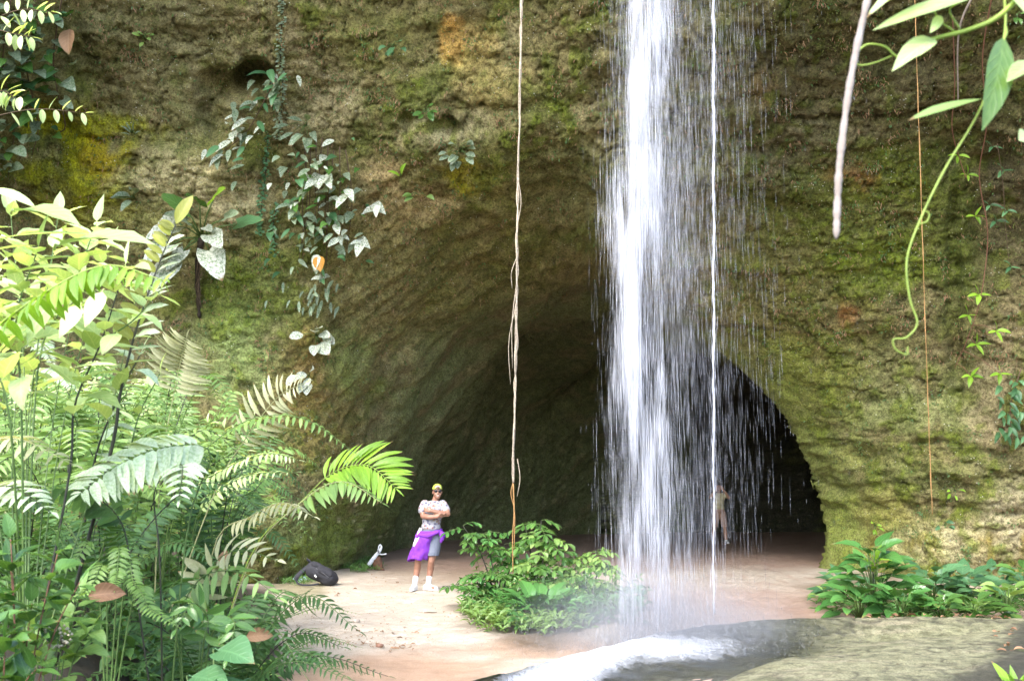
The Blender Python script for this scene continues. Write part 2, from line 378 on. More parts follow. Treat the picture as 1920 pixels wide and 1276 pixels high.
# behind and right of the fall
patch(1250, 250, 170, 330, (.15, .13, .08), .6); patch(1430, 160, 30, 40, (.38, .22, .11), .8, .5); patch(1480, 160, 120, 110, (.155, .13, .075), .7); patch(1640, 100, 200, 100, (.135, .115, .06), .7)
patch(1480, 290, 110, 80, (.21, .18, .125), .7, .8); patch(1640, 260, 90, 60, (.22, .18, .11), .6)
patch(1620, 430, 260, 170, (.115, .13, .025), .75, .8); patch(1690, 320, 90, 80, (.125, .14, .02), .8); patch(1600, 330, 45, 30, (.30, .12, .06), .6, .8); patch(1590, 590, 26, 26, (.34, .10, .06), .7, .6)
patch(1660, 480, 150, 60, (.15, .185, .03), .7, .8); patch(1470, 560, 110, 110, (.175, .15, .06), .6); patch(1560, 650, 150, 90, (.20, .16, .065), .6, .8)
patch(1650, 700, 140, 80, (.21, .20, .10), .6, .9); patch(1700, 770, 170, 50, (.25, .26, .12), .7, .9); patch(1560, 720, 70, 90, (.16, .17, .035), .6)
patch(1480, 700, 60, 80, (.18, .20, .045), .7); patch(1640, 850, 160, 40, (.19, .19, .07), .7, .8); patch(1700, 900, 160, 40, (.16, .17, .065), .6, .8)
patch(1790, 430, 60, 260, (.10, .115, .03), .8); patch(1855, 770, 50, 130, (.34, .27, .18), .7, .6); patch(1890, 640, 60, 90, (.33, .26, .17), .6); patch(1880, 380, 60, 200, (.14, .115, .07), .8)
patch(1770, 1015, 170, 48, (.44, .385, .25), .8, .6); patch(1890, 960, 60, 100, (.40, .34, .24), .8, .5); patch(1640, 960, 100, 55, (.27, .24, .09), .7)
lay(foot * sst(.0, .5, s_ver) * (1 - sst(1000, 1070, PY)), (.24, .17, .05), .75); lay(foot * sst(.25, .5, strat(R(88), .16, 21)), (.22, .18, .05), .7)
patch(1580, 1000, 50, 120, (.19, .22, .07), .7)
lay(rim * (PY > 620), (.20, .22, .07), .7)
# foot of the left wall
patch(600, 1000, 120, 80, (.17, .21, .06), .85); patch(540, 960, 60, 60, (.30, .29, .16), .5); patch(720, 960, 80, 90, (.10, .12, .04), .7)
lay(sst(.32, .55, fbm(x / 1., y, z / 3.2, .22, 3, .6, seed=31)) * blob(690, 960, 170, 90), (.44, .40, .27), .8)
lay(sst(.42, .6, fbm(x / 1., y, z / 2.2, .3, 3, .6, seed=32)) * blob(880, 930, 260, 90), (.26, .25, .17), .7)
Y = P[..., 1].copy()
lay(mossy * (1 - smooth_in) * (1 - .7 * inc) * sst(-.2, .3, n_big + .5 * (PX > 1350)), (.115, .14, .02), .65)
lum = C.mean(-1, keepdims=True); C = (lum + (C - lum) * 1.22) * np.array((.93, 1., .95))
C = (1.3 - .30 * sst(1330, 1450, PX) * sst(1000, 900, PY) - .22 * sst(1050, 1350, PX) * sst(520, 200, PY))[..., None] * C * (1 + .35 * n_fin[..., None]) * (1 + .2 * n_ff[..., None])  # upper right darkened in the colour for shade under the overhang
C = np.clip(C, .010, .8)
wetm = np.clip(smooth_in * .5 + blob(1230, 300, 200, 400) * .8 + rim * .3, 0, 1); spk = np.clip((1 - smooth_in) * (1 - rim), 0, 1)
Aux = np.stack([wetm, spk, np.zeros_like(wetm)], -1)
CLP, CLN, CLX = P, N, (x, y, z)
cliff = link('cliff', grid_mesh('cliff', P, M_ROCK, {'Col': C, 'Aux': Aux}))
tag(cliff, 'mossy brown sandstone cliff face hollowed by a dark arched cave', 'cliff', kind='structure')
# land on top of the cliff, so that no light enters the cave from above
def cliff_top():
    xs2 = np.linspace(-16, 16, 33); tt = np.linspace(0, 1, 24)
    Xg, Tg = np.meshgrid(xs2, tt); row = np.array([YI(a, 15.45) for a in xs2])
    Yg = row[None] + Tg * (60 - row[None]); Zg = 15.45 + .8 * Tg + .5 * fbm(Xg, Yg, Xg * 0, 4, 3, seed=40) * sst(0, .1, Tg)
    return np.stack([Xg, Yg, Zg], -1)
t = NT('forest_floor'); p_ = t.pos(); n_ = t.noise(p_, 1.2, 6, .7)
M_FOREST = t.fin(t.bsdf(Base_Color=t.mix(t.ramp(n_, .3, .7), (.018, .030, .010), (.055, .085, .022)), Roughness=.9, Normal=t.bump(n_, 1., .4)))
tp = link('plateau', grid_mesh('plateau', cliff_top(), M_FOREST)); tag(tp, 'forested land above the cliff', kind='structure')

# ------------------------------------------------------------------ ground of the gorge
gx = np.concatenate([np.linspace(-60, -9, 26)[:-1], np.arange(-9, 11, .05), np.linspace(11, 60, 26)])
gy = np.concatenate([np.linspace(-60, 6, 33)[:-1], np.concatenate([np.arange(6, 24, .05), np.arange(24, 43.5, .1)]), np.linspace(44, 60, 6)])
GX, GY = np.meshgrid(gx, gy)
def ground_z(x, y):
    z = .05 * fbm(x, y, x * 0, 2.2, 3, seed=50) + .022 * fbm(x, y, x * 0, .55, 3, seed=51)
    # flat channel where the stream runs out of the cave
    z = z - .05 * np.exp(-((x - 2.3) / 2.2) ** 2) * sst(14, 17.5, y)
    z = z + .85 * sst(.05, 1.3, -.225 * y - x) * sst(20.5, 16, y)                    # bank under the ferns
    fr = np.random.RandomState(5)
    for k in range(70):                                                                   # footprints
        f = fr.uniform(size=5); q = gnd(560 + 300 * f[0], 1085 + 120 * f[1]); a_ = 6.28 * f[2]; m_ = (abs(x - q.x) < .5) & (abs(y - q.y) < .5)
        if not np.any(m_): continue
        u_ = (x - q.x) * math.cos(a_) + (y - q.y) * math.sin(a_); v_ = -(x - q.x) * math.sin(a_) + (y - q.y) * math.cos(a_); e_ = (u_ / .15) ** 2 + (v_ / .065) ** 2
        z = z - np.where(m_, (.02 + .02 * f[3]) * (np.exp(-e_ * e_) - .35 * np.exp(-(np.sqrt(e_) - 1.5) ** 2 / .12)), 0)
    far = np.maximum(sst(12, 34, np.hypot(x * .8, np.minimum(y - 3, 0))) , sst(15, 26, np.abs(x)) * sst(60, 18, y))
    z = z + far * (4.5 + 2.5 * fbm(x, y, x * 0, 6, 3, seed=52)) * (y < 19 + 0 * x)  # unseen hillside behind and beside the camera, added to block low sky light
    return z
GZ = ground_z(GX, GY); GY0 = GY; GY = GY / K
gpx, gpy = proj(GX, np.maximum(GY0, 2), np.maximum(GZ, -.2) * 0)
gn = fbm(GX, GY, GX * 0, 1.1, 4, .55, seed=55); gn2 = fbm(GX * 3, GY, GX * 0, .8, 4, .55, seed=56)
GC = np.zeros(GX.shape + (3,)); GC[:] = (.58, .51, .42)
def glay(m, c, op=1.):
    global GC
    m = np.clip(m, 0, 1)[..., None] * op; GC = GC * (1 - m) + np.array(c)[None, None] * m
def gblob(cx, cy, rx, ry, h=.35):
    e = np.hypot((gpx - cx) / rx, (gpy - cy) / ry); return 1 - sst(.45, 1.15, e + h * gn)
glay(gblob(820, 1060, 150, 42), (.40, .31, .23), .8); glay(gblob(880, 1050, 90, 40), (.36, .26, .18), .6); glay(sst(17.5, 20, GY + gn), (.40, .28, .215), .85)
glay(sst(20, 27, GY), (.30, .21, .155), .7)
glay(sst(1150, 1230, gpx) * sst(17.5, 13.5, GY + gn), (.45, .32, .255), .9)
glay(sst(.1, .5, gn2) * sst(1150, 1230, gpx) * (GY > 11), (.40, .265, .205), .5)
orange = gblob(760, 1262, 330, 42, .5); glay(orange, (.54, .33, .21), .75); glay(gblob(1010, 1215, 170, 26, .4), (.50, .33, .225), .8); glay(gblob(850, 1215, 120, 16), (.46, .33, .24), .6)
glay(gblob(560, 1100, 70, 30), (.30, .28, .15), .8); glay(gblob(1620, 1110, 140, 40), (.20, .15, .09), .9)
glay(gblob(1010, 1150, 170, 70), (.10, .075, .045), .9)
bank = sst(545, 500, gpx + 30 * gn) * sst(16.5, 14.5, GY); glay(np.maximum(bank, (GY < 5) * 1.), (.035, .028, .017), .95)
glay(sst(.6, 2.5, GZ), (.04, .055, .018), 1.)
wetg = np.clip(np.maximum(sst(1120, 1200, gpx) * sst(11, 12, GY) * .9, orange * .7) + gblob(1010, 1215, 170, 26) * .6 + gblob(900, 1045, 110, 40) * .6, 0, 1) * (GZ < .5)
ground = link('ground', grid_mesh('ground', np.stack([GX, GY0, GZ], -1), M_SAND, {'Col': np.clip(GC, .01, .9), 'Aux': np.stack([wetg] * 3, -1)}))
tag(ground, 'pale sand floor turning orange and wet along the stream', kind='structure')
def GZI(x, y):
    i = min(max(int(np.searchsorted(gx, x)), 1), len(gx) - 1); j = min(max(int(np.searchsorted(gy, y)), 1), len(gy) - 1)
    u = (x - gx[i - 1]) / (gx[i] - gx[i - 1]); v = (y - gy[j - 1]) / (gy[j] - gy[j - 1])
    return float((GZ[j - 1, i - 1] * (1 - u) + GZ[j - 1, i] * u) * (1 - v) + (GZ[j, i - 1] * (1 - u) + GZ[j, i] * u) * v)

# ------------------------------------------------------------------ rock slab the water lands on
def slab():
    bpts = [(-1.4, 5.5), (-.9, 7.2), (-.25, 8.1), (1.1, 9.75), (2.5, 10.75), (4.2, 11.15), (6.4, 11.0), (9, 10.9), (13, 10.5)]
    bp = spline([Vector((a, b * K, 0)) for a, b in bpts], 60)
    xx = np.arange(-1.6, 12, .045); yy = np.arange(4.5, 11.6, .045) * K; A, B = np.meshgrid(xx, yy)
    best = np.full(A.shape, 1e9); sg = np.ones(A.shape)
    for p, q in zip(bp[:-1], bp[1:]):
        ex, ey = q.x - p.x, q.y - p.y; t = np.clip(((A - p.x) * ex + (B - p.y) * ey) / (ex * ex + ey * ey), 0, 1)
        dx, dy = A - p.x - t * ex, B - p.y - t * ey; dd = np.hypot(dx, dy); m = dd < best; best = np.where(m, dd, best); sg = np.where(m, np.sign(ex * dy - ey * dx), sg)
    s = -best * sg                                              # positive inside
    s = s + .10 * fbm(A, B, A * 0, 1.2, 3, seed=61)
    s2 = np.full(A.shape, 1e9); g2 = np.ones(A.shape); fp = spline([Vector((a_, b_, 0)) for a_, b_ in ((-.6, 6.3), (.55, 8.1), (1.3, 9.25), (2.5, 10.5), (3.6, 11.35), (5., 12.0), (7.5, 12.9))], 40)
    for p, q in zip(fp[:-1], fp[1:]):
        ex, ey = q.x - p.x, q.y - p.y; t = np.clip(((A - p.x) * ex + (B - p.y) * ey) / (ex * ex + ey * ey), 0, 1)
        dx, dy = A - p.x - t * ex, B - p.y - t * ey; dd = np.hypot(dx, dy); m = dd < s2; s2 = np.where(m, dd, s2); g2 = np.where(m, np.sign(ex * dy - ey * dx), g2)
    s2 = -s2 * g2 + .12 * fbm(A, B, A * 0, .9, 3, seed=68)
    h = .26 * sst(-.15, .6, s) - .17 * sst(.5, 1.6, s) * sst(.5, -.2, s2) + .10 * sst(-.25, .8, s2) - .04 * sst(.9, 3., s2) + .05 * fbm(A, B, A * 0, 2.0, 3, seed=62) + .018 * fbm(A, B * 1.6, A * 0, .5, 5, .6, seed=63) - .014 * sst(.85, 1., 1 - np.abs(fbm(A, B * 1.5, A * 0, 1.1, 4, .6, seed=64)) * 2.4) - .02
    h = h - .14 * sst(2.6, .4, A) * sst(.3, 1., s)
    h = np.where(s < -.15, -.4, h)
    return A, B, h, s, s2
SA, SB, SH, SS, S2 = slab()
spx, spy = proj(SA, SB, SH)
sn = fbm(SA, SB, SA * 0, 1., 4, .6, seed=65); sn2 = fbm(SA, SB * 4, SA * 0, .8, 4, .6, seed=66)
SCOL = np.zeros(SA.shape + (3,)); SCOL[:] = (.40, .385, .225)
def slay(m, c, op=1.):
    global SCOL
    m = np.clip(m, 0, 1)[..., None] * op; SCOL = SCOL * (1 - m) + np.array(c)[None, None] * m
slay(sst(-.1, .6, sn), (.28, .29, .145), .6); slay(sst(.1, .6, sn2), (.50, .43, .30), .6); slay(sst(.1, .4, fbm(SA, SB * 1.4, SA * 0, .4, 5, .68, seed=69)), (.15, .155, .08), .6); slay(sst(.80, 1., 1 - np.abs(fbm(SA, SB * 1.5, SA * 0, 1.1, 4, .6, seed=64)) * 2.4), (.06, .055, .035), .8); slay(sst(.25, .5, fbm(SA, SB * 2, SA * 0, .16, 3, .65, seed=70)), (.34, .30, .2), .4)
wet = np.clip(1 - sst(.2, .8, np.hypot((spx - 1340) / 430, (spy - 1195) / 62) + .25 * sn), 0, 1); wet = np.maximum(wet * sst(1.3, .2, S2), sst(.5, -.25, S2 + .25 * sn) * sst(1640, 1480, spx + 40 * sn)) ; slay(wet, (.055, .062, .045), .8)
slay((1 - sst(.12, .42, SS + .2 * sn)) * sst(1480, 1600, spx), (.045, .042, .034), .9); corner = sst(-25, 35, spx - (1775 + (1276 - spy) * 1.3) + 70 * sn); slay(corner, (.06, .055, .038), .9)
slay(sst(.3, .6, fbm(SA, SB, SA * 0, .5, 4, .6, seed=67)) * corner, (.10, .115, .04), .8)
def slab_mat():
    t = NT('slab_stone'); p = t.pos(); base = t.n('Attribute', attribute_name='Col').outputs[0]; wetn = t.n('SeparateColor', ins={0: t.n('Attribute', attribute_name='Aux').outputs[0]}).outputs[0]
    n1 = t.noise(p, 9, 6, .72); n2 = t.noise(p, 55, 4, .7)
    c = t.mix(t.ramp(n1, .38, .56), t.mix(1., base, (.5, .5, .45), 'MULTIPLY'), base); c = t.mix(t.ramp(n2, .38, .56), t.mix(1., c, (.55, .53, .48), 'MULTIPLY'), c)
    return t.fin(t.bsdf(Base_Color=c, Roughness=t.math('SUBTRACT', .6, t.math('MULTIPLY', wetn, .42)), Normal=t.bump(t.math('ADD', n1, t.math('MULTIPLY', n2, .6)), 1., .06), Specular_IOR_Level=.5))
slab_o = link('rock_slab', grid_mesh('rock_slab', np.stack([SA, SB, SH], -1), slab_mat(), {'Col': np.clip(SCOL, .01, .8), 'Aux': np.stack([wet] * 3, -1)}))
tag(slab_o, 'smooth olive rock slab, wet and dark where the waterfall strikes it', 'rock')
def slab_h(x, y):
    i = int(np.clip((x + 1.6) / .045, 0, SA.shape[1] - 1)); j = int(np.clip((y / K - 4.5) / .045, 0, SA.shape[0] - 1)); return float(SH[j, i])

# ------------------------------------------------------------------ falling water
def water_mat(name, alpha, col=(.86, .89, .97)):
    t = NT(name)
    d = t.n('BsdfDiffuse', ins={'Color': col}).outputs[0]; tr = t.n('BsdfTranslucent', ins={'Color': col}).outputs[0]
    g = t.n('BsdfGlossy', ins={'Color': (.9, .92, 1), 'Roughness': .25}).outputs[0]
    m = t.n('MixShader', ins={0: .45, 1: d, 2: tr}).outputs[0]; m = t.n('MixShader', ins={0: .15, 1: m, 2: g}).outputs[0]
    m = t.n('MixShader', ins={0: alpha, 1: t.n('BsdfTransparent').outputs[0], 2: m}).outputs[0]
    return t.fin(m)
def spindles(c, ln, wd, tilt=None):
    """one mesh of stretched drops: c (n,3), lengths, widths"""
    n = len(c); th = np.random.RandomState(n).uniform(0, 6.28, n)
    ax = np.zeros((n, 3)); ax[:, 2] = 1
    if tilt is not None: ax[:, :2] = tilt; ax /= np.linalg.norm(ax, axis=1)[:, None]
    a = np.stack([np.cos(th), np.sin(th), np.zeros(n)], 1); a -= ax * (a * ax).sum(1)[:, None]; b = np.cross(ax, a)
    V = [c + ax * (ln * .5)[:, None]]
    for k in range(3):
        V.append(c + ax * (ln * -.12)[:, None] + (a * math.cos(2.094 * k) + b * math.sin(2.094 * k)) * (wd * .5)[:, None])
    V.append(c - ax * (ln * .5)[:, None]); V = np.stack(V, 1).reshape(-1, 3)
    f = np.array([(0, 1, 2), (0, 2, 3), (0, 3, 1), (4, 2, 1), (4, 3, 2), (4, 1, 3)])
    return V, (np.arange(n)[:, None, None] * 5 + f[None]).reshape(-1, 3)
def fast_tris(name, V, F, mat):
    me = bpy.data.meshes.new(name); me.vertices.add(len(V)); me.vertices.foreach_set('co', V.astype(np.float32).ravel())
    me.loops.add(F.size); me.loops.foreach_set('vertex_index', F.astype(np.int32).ravel()); me.polygons.add(len(F))
    me.polygons.foreach_set('loop_start', (np.arange(len(F)) * 3).astype(np.int32)); me.polygons.foreach_set('loop_total', np.full(len(F), 3, np.int32))
    me.polygons.foreach_set('use_smooth', np.ones(len(F), bool)); me.update(calc_edges=True); me.materials.append(mat); return me
WY = 9.95 * K; rs = np.random.RandomState(11)
wtop, wbot = at(1205, 0, 9.95), at(1198, 1195, 9.95)
def line_x(pa, pb):
    return lambda z: pb.x + (pa.x - pb.x) * (z - pb.z) / (pa.z - pb.z)
core_x = line_x(wtop, wbot); fall_top = 13.6
M_W1 = water_mat('white_water', .20, (.86, .875, .93)); M_W2 = water_mat('falling_drops', .26, (.72, .735, .82)); M_W3 = water_mat('clear_stream', .75, (.85, .87, .95))
fall = empty('waterfall', (core_x(0.), WY, .2))
tag(fall, 'tall white waterfall dropping past the cave mouth onto the rock slab', 'waterfall')
OFF = np.array(fall.location)
def column(n, halfw, z0, z1, clump, lmin, lmax, wmin, wmax, depth=.35, shift=lambda z: 0 * z):
    z = rs.uniform(z0, z1, n * 3); g = rs.normal(size=n * 3) * .55
    xx = core_x(z) + shift(z) + g * halfw(z); yy = WY + rs.normal(size=n * 3) * depth
    # gather in puffs and threads that are stretched downwards
    dn = fbm(xx * 3.2, xx * 0 + 3, z * .62, 1., 3, .6, seed=71) + .6 * fbm(xx * 9, yy * 2, z * .25, 1., 2, .6, seed=72)
    keep = rs.uniform(size=n * 3) < np.clip(.5 + clump * dn, .05, 1) * .75 * (.38 + .62 * sst(.4, 4.5, z)); i = np.where(keep)[0][:n]
    ln = rs.uniform(lmin, lmax, len(i)); wd = rs.uniform(wmin, wmax, len(i)) * rs.uniform(.6, 1.3, len(i))
    return spindles(np.stack([xx[i], yy[i], z[i]], 1) - OFF, ln, wd, rs.normal(size=(len(i), 2)) * .008)
V, F = column(30000, lambda z: .19 + .05 * np.sin(z * 1.1 + 1) + .03 * np.sin(z * 2.7) + .018 * (8 - z), .12, fall_top, 2.0, .15, .7, .0025, .0085, .18, lambda z: .07 * np.sin(z * .9 + .4))
link('water_column', fast_tris('water_column', V, F, M_W1), fall)
# looser curtain of drops, thinning out to the right
def curtain():
    n = 72000; z = rs.uniform(.0, fall_top, n); u = np.concatenate([rs.uniform(-.6, 1.6, n - 18000), rs.uniform(-.35, .6, 18000)])
    u = u + .12 * (rs.uniform(size=n) - .5); x = core_x(z) + u * (1 + .0 * z)
    dens = np.where(u < 0, np.exp(-((u + .05) / .24) ** 2) * .8 + .035, .95 * np.exp(-(np.maximum(u, 0) / .95) ** 2) + .02)
    dens = dens * np.clip(.62 + .8 * fbm(x * 5, x * 0 + 9, z * .5, 1., 3, .6, seed=73), .12, 1.2)
    dens = dens * (1 - .55 * sst(1.2, .2, z) * (u > .25))
    k = rs.uniform(size=n) < dens; x, z = x[k], z[k]; m = len(x); y = WY + rs.normal(size=m) * .5 + .1
    return spindles(np.stack([x, y, z], 1) - OFF, rs.uniform(.10, .55, m), rs.uniform(.0012, .0034, m), rs.normal(size=(m, 2)) * .006)
V, F = curtain(); o = link('drop_curtain', fast_tris('drop_curtain', V, F, M_W2), fall); o['kind'] = 'stuff'
def stray():
    n = 260; z = rs.uniform(.1, fall_top, n); u = rs.uniform(-.75, 2.7, n); x = core_x(z) + u; y = WY + rs.normal(size=n) * .7 + .2
    return spindles(np.stack([x, y, z], 1) - OFF, rs.uniform(.03, .10, n), rs.uniform(.002, .0045, n))
V, F = stray(); o = link('stray_drops', fast_tris('stray_drops', V, F, M_W2), fall); o['kind'] = 'stuff'
# thin unbroken stream on the right of the fall
sa, sb = at(1338, -260, 10.05), at(1338, 1150, 10.05); pts = []; rad = []
for i in range(150):
    f = i / 149; p = sa.lerp(sb, f); p.x += .005 * math.sin(i * .35) + .003 * math.sin(i * 1.1); pts.append(p)
    rad.append(max(.004, .0145 + .004 * math.sin(i * .8) * math.sin(i * .23) + .002 * math.sin(i * 2.1) - .006 * f))
st = empty('water_stream', sb); V, F = tube([p - sb for p in pts], rad, 6)
link('jet', mesh('jet', V, F, M_W3), st)
zz = rs.uniform(0, sa.z - sb.z, 900); xx = (sa.x - sb.x) * zz / (sa.z - sb.z) + rs.normal(size=900) * .022; V, F = spindles(np.stack([xx, rs.normal(size=900) * .02, zz], 1), rs.uniform(.06, .3, 900), rs.uniform(.001, .003, 900))
o = link('drops', fast_tris('drops', V, F, M_W3), st); o['kind'] = 'stuff'
tag(st, 'thin unbroken white jet of water right of the broad fall', 'water stream')

# ------------------------------------------------------------------ foam and water running over the slab
def foam_sheet():
    fm = np.hypot((spx - 1215) / 300, (spy - 1215) / 52); run = sst(1480, 1150, spx + (spy - 1190) * 1.2)
    mask = np.clip(1.1 - fm, 0, 1) * .9 * sst(-.18, .02, SS)
    low = np.clip(1 - np.abs((spx - (1180 - (spy - 1190) * 1.7)) / (190 + 0 * spx)), 0, 1) * sst(1185, 1205, spy) * sst(-.16, .0, SS)
    a = np.clip(np.maximum(mask, low * 1.05), 0, 1) * sst(.22, -.12, S2 + .1 * sn)
    h = np.maximum(SH, -.06) + .012 + .035 * a * np.clip(fbm(SA, SB, SA * 0, .3, 4, .6, seed=81), -.2, 1) + .02 * a
    j0, j1 = 0, SA.shape[0]; i1 = int((5.6 + 1.6) / .045); sl = (slice(j0, j1), slice(0, i1))
    return np.stack([SA, SB, h], -1)[sl], a[sl]
def foam_mat():
    t = NT('foaming_water'); p = t.pos(); a = t.n('SeparateColor', ins={0: t.n('Attribute', attribute_name='Aux').outputs[0]}).outputs[0]
    mp = t.n('Mapping', ins={0: p, 'Scale': (1., .7, 1.)}).outputs[0]
    n = t.noise(mp, 6, 7, .75, 1.2); n2 = t.noise(mp, 30, 4, .7)
    f = t.math('ADD', t.math('MULTIPLY', a, 1.5), t.math('SUBTRACT', t.math('ADD', n, t.math('MULTIPLY', n2, .5)), 1.42))
    f = t.math('MULTIPLY', t.ramp(f, -.05, 1.), .9)
    wh = t.bsdf(Base_Color=(.88, .91, .96), Roughness=.5, Normal=t.bump(n, .6, .05), Specular_IOR_Level=.5)
    gl = t.n('BsdfGlossy', ins={'Color': (.9, .95, 1), 'Roughness': .12, 'Normal': t.bump(n2, .4, .02)}).outputs[0]
    fr = t.math('MULTIPLY', t.n('Fresnel', ins={0: 1.33}).outputs[0], t.ramp(a, .0, .25))
    cl = t.n('MixShader', ins={0: fr, 1: t.n('BsdfTransparent').outputs[0], 2: gl}).outputs[0]
    return t.fin(t.n('MixShader', ins={0: f, 1: cl, 2: wh}).outputs[0])
FP, FA = foam_sheet()
fo = link('stream', grid_mesh('stream', FP, foam_mat(), {'Aux': np.stack([FA] * 3, -1)})); tag(fo, 'white foaming water running down over the rock slab', kind='structure')
# splash drops thrown up where the water lands
def splash():
    n = 9000; g = rs.normal(size=(n, 2)); x = wbot.x + .25 + g[:, 0] * .75; y = WY + g[:, 1] * .55
    r = np.hypot((x - wbot.x - .1) / .9, (y - WY) / .7); h = rs.exponential(.2, n) * np.exp(-r * .5)
    z = np.array([slab_h(a, b) for a, b in zip(x, y)]); z = np.maximum(z, 0) + h
    return spindles(np.stack([x, y, z], 1) - np.array(wbot), rs.uniform(.008, .07, n), rs.uniform(.0025, .007, n), rs.normal(size=(n, 2)) * .7)
V, F = splash(); sp = link('splash', fast_tris('splash', V, F, M_W1)); sp.location = wbot; tag(sp, 'spray of white drops thrown up at the foot of the waterfall', kind='stuff')
# drifting spray: a small cloud of real mist round the foot of the fall
def mist():
    t = NT('spray_mist'); o = t.obj(); ln = t.n('VectorMath', operation='LENGTH', ins={0: o}).outputs['Value']
    f = t.ramp(ln, 1., .1); f = t.math('MULTIPLY', f, f); nz = t.ramp(t.noise(o, 2.2, 3), .3, .7)
    den = t.math('MULTIPLY', t.math('MULTIPLY', f, t.math('ADD', .45, nz)), MIST)
    v = t.n('VolumePrincipled', ins={'Color': (.93, .95, 1), 'Density': den, 'Anisotropy': .2}); t.t.links.new(v.outputs[0], t.out.inputs['Volume']); return t.m
MIST = 1.5
V, F = [], []
for i in range(13):
    for k in range(20):
        a, b = math.pi * i / 12, 2 * math.pi * k / 20; V.append((math.sin(a) * math.cos(b), math.sin(a) * math.sin(b), math.cos(a)))
for i in range(12):
    for k in range(20): F.append((i * 20 + k, (i + 1) * 20 + k, (i + 1) * 20 + (k + 1) % 20, i * 20 + (k + 1) % 20))
ms = link('mist', mesh('mist', V, F, mist())); ms.location = (wbot.x + .15, WY - .25, .3); ms.scale = (1.9, 1.5, .85); tag(ms, 'pale mist of spray hanging at the foot of the waterfall', kind='stuff')

# ------------------------------------------------------------------ foliage: materials
def leaf_mat(name, c1, c2, rough=.38, trans=.35, vein=.35, blotch=0., bcol=(.62, .64, .55), spec=.5, nv=7.):
    t = NT(name); uv = t.n('TexCoord').outputs['UV']; o = t.obj(); rn = t.n('ObjectInfo').outputs['Random']
    sx = t.n('SeparateXYZ', ins={0: uv}); ax = t.math('ABSOLUTE', t.math('SUBTRACT', sx.outputs[0], .5))
    ph = t.math('SUBTRACT', t.math('MULTIPLY', sx.outputs[1], nv), t.math('MULTIPLY', ax, nv * .55))
    tri = t.math('ABSOLUTE', t.math('SUBTRACT', t.math('FRACT', ph), .5))                # 0 .. .5, vein at .5
    sv = t.ramp(tri, .36, .5); mid = t.ramp(ax, .045, .0); v = t.math('MAXIMUM', t.math('MULTIPLY', sv, .6), mid)
    c = t.mix(rn, c1, c2); n = t.noise(o, 9, 3)
    c = t.mix(t.math('MULTIPLY', t.ramp(n, .4, .7), .35), c, c2)
    c = t.mix(t.math('MULTIPLY', v, vein), c, tuple(min(1, x * 1.8 + .04) for x in c2))
    if blotch:
        bn = t.noise(o, 14, 5, .7); c = t.mix(t.math('MULTIPLY', t.ramp(bn, .40, .56), blotch), c, bcol)
    tipn = t.math('MULTIPLY', t.ramp(t.math('ADD', sx.outputs[1], t.math('MULTIPLY', t.noise(o, 6, 4, .7), .5)), 1.12, 1.25), t.math('GREATER_THAN', rn, .55))
    c = t.mix(tipn, c, (.22, .14, .06)); spn = t.math('MULTIPLY', t.ramp(t.noise(o, 22, 3, .7), .66, .72), .6); c = t.mix(spn, c, (.16, .12, .05))
    hsv = t.n('HueSaturation', ins={'Value': t.math('ADD', .8, t.math('MULTIPLY', rn, .45)), 'Color': c}).outputs[0]
    b = t.bump(t.math('MULTIPLY', sv, -1.), .35, .006)
    p = t.bsdf(Base_Color=hsv, Roughness=rough, Specular_IOR_Level=spec, Normal=b)
    tr = t.n('BsdfTranslucent', ins={'Color': t.mix(1., hsv, (1.35, 1.25, .55), 'MULTIPLY')}).outputs[0]
    return t.fin(t.n('MixShader', ins={0: trans, 1: p, 2: tr}).outputs[0])
LM = dict(
    bright=leaf_mat('leaf_bright', (.36, .50, .17), (.54, .65, .32), .45, .4),  # leaf tone raised very pale to stand in for strong light
    lime=leaf_mat('leaf_lime', (.16, .32, .02), (.24, .42, .04), .4, .45),
    mid=leaf_mat('leaf_mid', (.05, .13, .026), (.095, .195, .045), .2, .28),
    dark=leaf_mat('leaf_glossy', (.040, .125, .028), (.07, .18, .042), .12, .2, .3),
    blue=leaf_mat('leaf_bluish', (.045, .13, .05), (.08, .18, .075), .35, .25),
    wall=leaf_mat('leaf_wall', (.06, .125, .05), (.11, .18, .075), .36, .25, .3, .35),
    pale=leaf_mat('leaf_lichened', (.10, .16, .07), (.16, .22, .11), .45, .2, .2, .95, (.60, .62, .54)),
    olive=leaf_mat('leaf_olive', (.20, .22, .03), (.28, .29, .05), .45, .35),
    fern=leaf_mat('fern_leaflet', (.12, .235, .05), (.23, .35, .10), .35, .35, .2),
    fernd=leaf_mat('fern_leaflet_dark', (.045, .115, .028), (.085, .17, .045), .4, .3, .2),
    cream=leaf_mat('fern_leaflet_cream', (.28, .31, .14), (.40, .41, .23), .5, .35, .2, .4, (.5, .46, .33)),
    frost=leaf_mat('fern_leaflet_frosted', (.27, .38, .20), (.40, .50, .30), .5, .3, .2, .6, (.62, .68, .54)),
    moss=leaf_mat('moss_leaf', (.075, .095, .015), (.13, .145, .03), .6, .2, .1),
    dead=leaf_mat('leaf_dead', (.15, .075, .035), (.26, .15, .08), .7, .15, .3),
    orange=leaf_mat('leaf_orange', (.55, .26, .04), (.62, .32, .06), .5, .3))
